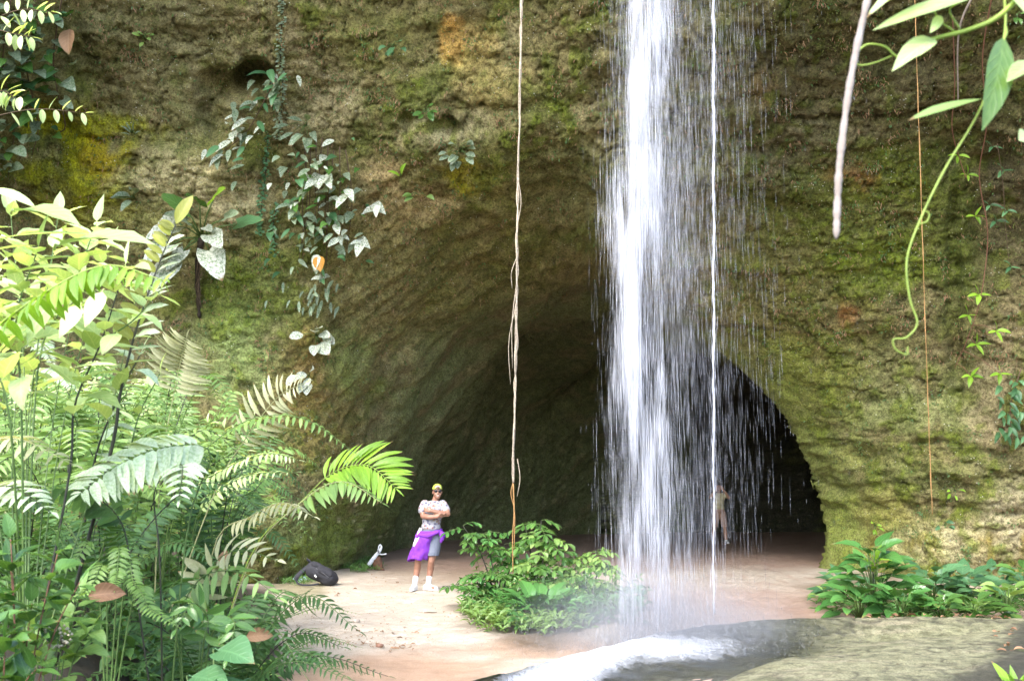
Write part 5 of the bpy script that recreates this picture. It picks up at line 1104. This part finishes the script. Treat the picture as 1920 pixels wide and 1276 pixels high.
def hand(wrist, d, palm_n, thumb_side, s=1.):
    """palm, four fingers of unequal length with a knuckle bend, and a thumb"""
    d = Vector(d).normalized(); n = Vector(palm_n); sd = d.cross(n).normalized() * thumb_side; n = sd.cross(d).normalized() * (1 if sd.cross(d).dot(n) > 0 else -1); w_ = Vector(wrist); L = []
    pc = w_ + d * .05 * s; ax = Matrix((d, sd, n)).transposed(); L.append(sph(pc, (.05 * s, .042 * s, .019 * s), ax, 12, 8))
    for k, (off, ln) in enumerate(((.030, .070), (.010, .078), (-.010, .072), (-.030, .056))):
        a = w_ + d * .088 * s + sd * off * s; m = a + d * ln * .5 * s + n * .012 * s; e = m + d * ln * .4 * s + n * .026 * s; L += chain([a, m, e], [.0095 * s, .009 * s, .008 * s])
    a = w_ + d * .03 * s + sd * .034 * s; m = a + d * .032 * s + sd * .026 * s; L += chain([a, m, m + d * .03 * s + n * .006 * s], [.012 * s, .0105 * s, .009 * s]); return L
def head_prims(c, fwd, s=1.):
    """skull, jaw, nose, ears; fwd = direction of the face"""
    f = Vector(fwd).normalized(); r = f.cross(Vector((0, 0, 1))).normalized(); u = r.cross(f); ax = Matrix((r, f, u)).transposed(); c = Vector(c); q = lambda a, b, z: c + r * a * s + f * b * s + u * z * s
    L = [sph(q(0, -.012, .03), (.076 * s, .096 * s, .092 * s), ax), sph(q(0, .018, -.045), (.062 * s, .07 * s, .075 * s), ax), sph(q(0, .045, -.092), (.032 * s, .035 * s, .026 * s), ax), sph(q(0, .083, -.012), (.011 * s, .014 * s, .026 * s), ax), sph(q(0, .093, -.026), (.015 * s, .014 * s, .011 * s), ax)]
    for sg in (-1, 1): L.append(sph(q(.077 * sg, -.012, -.008), (.012 * s, .022 * s, .034 * s), ax)); L.append(sph(q(.04 * sg, .058, -.04), (.02 * s, .018 * s, .018 * s), ax))
    return L, q, ax
def shoe(ank, toe, s=1.):
    a, t_ = Vector(ank), Vector(toe); a = Vector((a.x, a.y, .05)); t_ = Vector((t_.x, t_.y, .04)); d = (t_ - a).normalized(); he = a - d * .06
    return [cap(he, a + d * .05, .043, .045), cap(a + d * .05, t_, .045, .036), cap(a + Vector((0, 0, .05)), a + d * .03 + Vector((0, 0, .03)), .046, .046)]

# --- man standing on the sand, arms crossed
def man():
    b = gnd(802, 1109); b.z = GZI(b.x, b.y) + .005; pl = tag(empty('person', b), 'person in lime cap and floral shirt standing with arms crossed on the sand', 'person')
    sk = skin_mat('skin_tan', (.31, .155, .10)); L = []
    pel, wai, che, nek, hd = (.035, 0, .95), (.05, 0, 1.10), (.085, 0, 1.32), (.115, .005, 1.50), (.15, -.02, 1.655)
    L += [sph(pel, (.155, .115, .13)), sph(wai, (.145, .11, .15)), sph(che, (.165, .12, .19)), sph((.085, 0, 1.42), (.17, .10, .09))]
    L += chain([nek, (.14, -.008, 1.58)], [.062, .058]); hp, q, hax = head_prims(hd, (.18, -1, .02)); L += hp
    rs_, re, rw = (-.085, .0, 1.445), (-.085, -.09, 1.25), (.17, -.215, 1.245); ls_, le, lw = (.265, .0, 1.445), (.335, -.10, 1.285), (.07, -.215, 1.345)
    L += chain([rs_, (-.10, -.04, 1.35), re], [.062, .055, .046]); L += chain([re, (.03, -.17, 1.235), rw], [.048, .046, .032]); L += chain([ls_, (.305, -.05, 1.37), le], [.062, .055, .047]); L += chain([le, (.21, -.18, 1.30), lw], [.048, .046, .032])
    L += hand(rw, (.95, .12, .12), (0, .6, .6), 1, .95); L += hand(lw, (-.95, .22, .12), (0, 1, -.2), -1, .95)
    rh, rk, ra, la_h, lk, la = (-.055, 0, .90), (-.17, -.03, .49), (-.225, .01, .09), (.125, 0, .90), (.06, -.045, .49), (.005, .02, .09)
    L += chain([rh, (-.11, -.02, .70), rk], [.098, .085, .058]) + chain([rk, (-.185, .025, .35), ra], [.057, .059, .038]) + chain([la_h, (.10, -.02, .70), lk], [.098, .085, .058]) + chain([lk, (.04, .02, .35), la], [.057, .059, .038])
    L += [cap((ra[0], ra[1], .06), (-.25, -.13, .045), .036, .03), cap((la[0], la[1], .06), (.12, -.08, .045), .036, .03)]
    body = link('body', blob_mesh('body', L, .0085, sk, 3), pl)
    # shirt
    S = [sph((.045, 0, 1.06), (.168, .132, .13)), sph((.055, 0, 1.18), (.165, .13, .16)), sph(che, (.182, .137, .19)), sph((.085, 0, 1.425), (.185, .113, .085)), sph((.105, 0, 1.475), (.11, .085, .045))]
    S += chain([(-.065, 0, 1.445), (-.100, -.035, 1.345)], [.080, .079]) + chain([(.24, 0, 1.445), (.300, -.04, 1.35)], [.080, .079])
    link('shirt', blob_mesh('shirt', S, .0095, floral_mat(), 3, 1.025), pl)
    # shorts
    S = [sph((.035, 0, .95), (.172, .135, .12)), sph((.04, 0, 1.0), (.16, .125, .08))] + chain([(-.055, 0, .88), (-.12, -.015, .70), (-.155, -.02, .55)], [.118, .112, .108]) + chain([(.12, 0, .88), (.10, -.015, .70), (.075, -.03, .55)], [.118, .112, .108])
    link('shorts', blob_mesh('shorts', S, .011, cloth_mat('grey_cloth', (.15, .165, .21), (.10, .115, .15)), 3, .585), pl)
    # purple jacket tied round the waist
    jm = cloth_mat('purple_cloth', (.21, .035, .42), (.13, .02, .29), 60, .6, 12); jk = empty('jacket'); bpy.data.objects.remove(jk)
    V, F = [], []; nr, ncol = 16, 22
    for i in range(nr + 1):
        t = i / nr; zc = 1.0 - .50 * t; cx = -.015 - .15 * t; rx = .165 - .012 * t + .02 * t * t; ry = .145 + .005 * t
        for k in range(ncol + 1):
            a = R(-265 + 235 * k / ncol); wv = .012 * t * math.sin(k * 1.35 + i * .22) + .008 * math.sin(k * .6 + i * .7); zo = -.03 * t * math.sin(k * .35); V.append((cx + (rx + wv) * math.cos(a), (ry + wv) * math.sin(a), zc + zo + (.04 * t if k > ncol - 4 else 0)))
    for i in range(nr):
        for k in range(ncol): o_ = i * (ncol + 1) + k; F.append((o_, o_ + 1, o_ + ncol + 2, o_ + ncol + 1))
    o = link('jacket', mesh('jacket', V, F, jm), pl); m = o.modifiers.new('t', 'SOLIDIFY'); m.thickness = .012
    parts = []; ring = []
    for k in range(33): a = 6.283 * k / 32; ring.append(Vector((.035 + .178 * math.cos(a), .145 * math.sin(a), .965 + .035 * math.cos(a - .3) + .008 * math.sin(5 * a))))
    for k in range(32): parts.append(cap(ring[k], ring[k + 1], .030 + .006 * math.sin(k * 1.7), .030 + .006 * math.sin((k + 1) * 1.7), 8))
    parts += chain([(.20, -.09, .985), (.235, -.12, .94), (.245, -.11, .87), (.225, -.10, .815)], [.035, .042, .038, .022]) + chain([(.20, -.1, .99), (.26, -.10, .955), (.275, -.08, .90)], [.03, .032, .024]) + chain([(-.13, -.10, .96), (-.18, -.10, .91), (-.175, -.09, .865)], [.036, .042, .026]) + chain([(-.12, -.12, .93), (.02, -.16, .915), (.17, -.13, .985)], [.034, .038, .034])
    link('jacket_sleeves', blob_mesh('jacket_sleeves', parts, .009, jm, 2), o)
    V, F = ribbon(spline([(-.12, -.10, 1.05), (-.155, -.125, .95), (-.19, -.12, .84), (-.235, -.11, .735)], 10), [.045, .05, .05, .05, .055, .06, .062, .065, .06, .05], .012); link('hanging_cloth', mesh('hanging_cloth', V, F, cloth_mat('white_cloth', (.72, .72, .70))), pl)
    # cap worn backwards, sunglasses, mouth, hair
    cm = cloth_mat('lime_cloth', (.42, .50, .06), (.34, .42, .05)); Cc = Vector(hd)
    cp = link('cap', blob_mesh('cap', [sph(q(0, -.012, .052), (.088, .108, .092), hax)], .008, cm, 1), pl)
    # open the cap below the brow line
    import bmesh
    bm = bmesh.new(); bm.from_mesh(cp.data); bmesh.ops.bisect_plane(bm, geom=bm.verts[:] + bm.edges[:] + bm.faces[:], plane_co=q(0, 0, .045), plane_no=hax @ Vector((0, .12, -1)), clear_outer=True); bm.to_mesh(cp.data); bm.free()
    link('front_opening', mesh('front_opening', *sph(q(0, .076, .072), (.035, .026, .026), hax), skin_mat('skin_shaded', (.17, .085, .05))), cp)  # darker copy of the skin paints the shade inside the cap opening
    V, F = tube([q(.042 * math.cos(a), .096 - .014 * abs(math.cos(a)), .066 + .036 * math.sin(a)) for a in [math.pi * k / 10 for k in range(11)]], .007, 6); link('strap', mesh('strap', V, F, WHITE), cp)
    pk = link('peak', mesh('peak', *sph(q(0, -.13, .045), (.07, .06, .012), hax), cm), cp)
    gl = link('sunglasses', mesh('sunglasses', *merge([sph(q(sg * .034, .078, .018), (.031, .014, .023), hax) for sg in (-1, 1)] + [cap(q(-.02, .09, .024), q(.02, .09, .024), .005, .005)] + [cap(q(sg * .062, .062, .026), q(sg * .078, -.01, .02), .004, .004) for sg in (-1, 1)]), BLACK), pl)
    link('mouth', mesh('mouth', *sph(q(0, .079, -.062), (.026, .010, .008), hax), plain('teeth', (.62, .5, .45), .4)), pl)
    link('hair', blob_mesh('hair', [sph(q(0, -.035, .015), (.083, .086, .075), hax)], .009, plain('hair_dark', (.02, .015, .012), .6), 1), pl)
    for ak, toe in ((ra, (-.26, -.155, .04)), (la, (.15, -.085, .04))):
        s_ = blob_mesh('shoe', shoe(ak, toe), .008, plain('white_shoe', (.70, .69, .66), .5, .12, 25), 2); sh = link('shoe', s_, pl)
        d = (Vector((toe[0], toe[1], 0)) - Vector((ak[0], ak[1], 0))).normalized(); V, F = merge([cap(Vector((ak[0], ak[1], .018)) - d * .065, Vector((toe[0], toe[1], .018)) + d * .008, .044, .038)]); V = [Vector((v.x, v.y, max(.0, min(.026, v.z)))) for v in V]; link('sole', mesh('sole', V, F, WHITE), sh)
        lc = [Vector((ak[0], ak[1], 0)) + d * (.045 + .02 * k) + Vector((0, 0, .094 - .011 * k)) for k in range(3)]; sdv = Vector((-d.y, d.x, 0)); link('laces', mesh('laces', *merge([cap(p - sdv * .026, p + sdv * .026, .004, .004, 6) for p in lc]), plain('lace_grey', (.15, .15, .16), .7)), sh)
        up_ = (Vector(rk) if ak is ra else Vector(lk)); kx = Vector(ak).lerp(up_, .33); link('sock', blob_mesh('sock', [cap((ak[0], ak[1], .085), (kx.x, kx.y + .012, .215), .044, .049)], .008, cloth_mat('sock_white', (.78, .78, .78)), 1, None), pl)
    return pl
man()
# --- second person inside the cave, hands up at the face
def caver():
    b = gnd(1350, 1019); b.z = GZI(b.x, b.y); pl = tag(empty('person', b), 'person in olive top inside the dark cave, hands raised to the face', 'person'); sk = skin_mat('skin_warm', (.5, .28, .18)); L = []
    hp, q, ax = head_prims((0, -.02, 1.63), (-.1, -1, .05)); L += hp + [sph((0, 0, .95), (.16, .115, .13)), sph((0, 0, 1.12), (.15, .11, .16)), sph((0, 0, 1.32), (.17, .12, .18)), sph((0, 0, 1.42), (.17, .1, .08))] + chain([(0, 0, 1.48), (0, -.01, 1.57)], [.06, .056])
    for s in (-1, 1):
        e = (s * .27, -.14, 1.36); w_ = (s * .10, -.16, 1.58); L += chain([(s * .18, 0, 1.44), (s * .24, -.07, 1.39), e], [.06, .052, .045]) + chain([e, (s * .2, -.17, 1.47), w_], [.046, .043, .031]) + hand(w_, (-s * .35, -.05, .9), (-s * .3, 1, 0), s)
        L += chain([(s * .09, 0, .90), (s * .12, -.02, .70), (s * .15, -.02, .49)], [.1, .085, .06]) + chain([(s * .15, -.02, .49), (s * .17, .025, .34), (s * .19, .01, .09)], [.058, .06, .04]) + [cap((s * .19, .01, .05), (s * .22, -.12, .04), .036, .03)]
    link('body', blob_mesh('body', L, .012, sk, 2), pl)
    S = [sph((0, 0, 1.06), (.168, .13, .12)), sph((0, 0, 1.2), (.165, .13, .16)), sph((0, 0, 1.34), (.185, .135, .17)), sph((0, 0, 1.43), (.185, .11, .075))]
    for s in (-1, 1): S += chain([(s * .17, 0, 1.44), (s * .22, -.05, 1.40)], [.075, .068])
    link('top', blob_mesh('top', S, .014, cloth_mat('olive_cloth', (.55, .48, .28)), 2, 1.02), pl); S = [sph((0, 0, .97), (.17, .132, .12))]
    for s in (-1, 1): S += chain([(s * .09, 0, .88), (s * .125, -.02, .68), (s * .145, -.02, .5)], [.115, .105, .095])
    link('shorts', blob_mesh('shorts', S, .014, cloth_mat('brown_cloth', (.45, .28, .20)), 2, .50), pl)
    link('hair', blob_mesh('hair', [sph(q(0, -.03, .05), (.085, .095, .085), ax)], .012, plain('hair_brown', (.03, .02, .015), .6), 1), pl)
    for s in (-1, 1): link('shoe', blob_mesh('shoe', shoe((s * .19, .01, .09), (s * .22, -.15, .04)), .012, WHITE, 1), pl)
caver()
# --- black backpack lying against the wall foot
def backpack():
    b = gnd(602, 1101); b.z = GZI(b.x, b.y); pl = tag(empty('backpack', b), 'black backpack lying on its side on the sand by the wall', 'backpack'); bm_ = cloth_mat('black_nylon', (.016, .016, .02), (.030, .030, .036), 60, .7, 8)
    L = [cap((-.13, .02, .27), (.14, -.03, .14), .16, .13), cap((-.10, .10, .24), (.16, .06, .14), .15, .125), cap((-.02, -.06, .25), (.17, -.09, .15), .12, .10), sph((.14, 0, .12), (.17, .17, .12)), sph((-.16, .05, .30), (.12, .14, .13))]
    body = link('main_bag', blob_mesh('main_bag', L, .014, bm_, 4), pl)
    link('front_pocket', blob_mesh('front_pocket', [cap((.02, -.13, .28), (.17, -.14, .21), .075, .065), cap((.0, -.1, .32), (.15, -.1, .26), .06, .06)], .012, bm_, 3), pl); link('flap_pocket', blob_mesh('flap_pocket', [cap((-.12, -.07, .38), (-.02, -.09, .35), .055, .05)], .012, bm_, 3), pl)
    V, F = ribbon(spline([(-.2, -.02, .36), (-.32, -.05, .27), (-.42, -.08, .16), (-.40, -.10, .06), (-.30, -.12, .03), (-.15, -.13, .03), (-.02, -.12, .05)], 24), [.075] * 10 + [.03] * 14, .016, Vector((.2, -.7, .7))); link('shoulder_strap', mesh('shoulder_strap', V, F, bm_), pl)
    V, F = ribbon(spline([(-.22, .06, .40), (-.27, .04, .46), (-.22, .0, .45), (-.18, .0, .40)], 10), .025, .01); link('handle', mesh('handle', V, F, bm_), pl); V, F = ribbon([(-.09, -.165, .205), (-.055, -.175, .165)], .028, .006, Vector((-.3, -.9, .2))); link('tag', mesh('tag', V, F, WHITE), pl)
    V, F = tube(spline([(-.07, -.15, .32), (.05, -.20, .25), (.18, -.19, .15)], 10), .006, 5); link('zip', mesh('zip', V, F, plain('zip_grey', (.08, .08, .085), .4)), pl)
backpack()
b = gnd(563, 1090); b.z = GZI(b.x, b.y); V, F = [], []
for i in range(9):
    for k in range(7): V.append((-.12 + .03 * i + rnd(-.008, .008), -.06 + .02 * k, .05 + .05 * math.sin(i * 1.3 + k) * math.sin(k * .9 + i * .4) + rnd(-.012, .012)))
for i in range(8):
    for k in range(6): F.append((i * 7 + k, i * 7 + 7 + k, i * 7 + 8 + k, i * 7 + k + 1))
o = link('plastic_scrap', mesh('plastic_scrap', V, F, plain('blue_plastic', (.16, .36, .62), .3, .2, 12, 0, .5, (.65, .72, .78)), False)); o.location = b; m = o.modifiers.new('t', 'SOLIDIFY'); m.thickness = .004; tag(o, 'crumpled blue and white plastic beside the backpack strap', 'plastic')
b = gnd(705, 1066); b.z = GZI(b.x, b.y); st = tag(empty('stump', b), 'small dark brown stump in the grass at the wall foot', 'stump'); L = [cap((-.03, 0, .22), (.06, -.03, .02), .085, .10), cap((.05, 0, .24), (.10, -.05, .0), .06, .07), cap((.08, -.05, .06), (.17, -.1, .0), .05, .03)]
link('wood', blob_mesh('wood', L, .014, plain('rotten_wood', (.07, .04, .028), .85, .6, 14, .8, .3, (.16, .075, .04)), 1), st)
P = spline([(-.19, -.1, .12), (-.10, -.1, .25), (0, -.1, .38), (.10, -.1, .50), (.145, -.1, .60), (.115, -.1, .66), (.075, -.1, .60), (.07, -.1, .48), (.12, -.1, .415), (.2, -.1, .41), (.285, -.1, .425)], 44); V, F = ribbon(P, [.11 - .001 * i if i < 8 else max(.035, .10 - .0052 * (i - 8)) for i in range(44)], .012)
o = link('white_strap', mesh('white_strap', V, F, cloth_mat('white_band', (.72, .74, .76)))); o.location = b; o.scale = (.8,) * 3; tag(o, 'white strap with a loop leaning on the dark stump', 'strap')
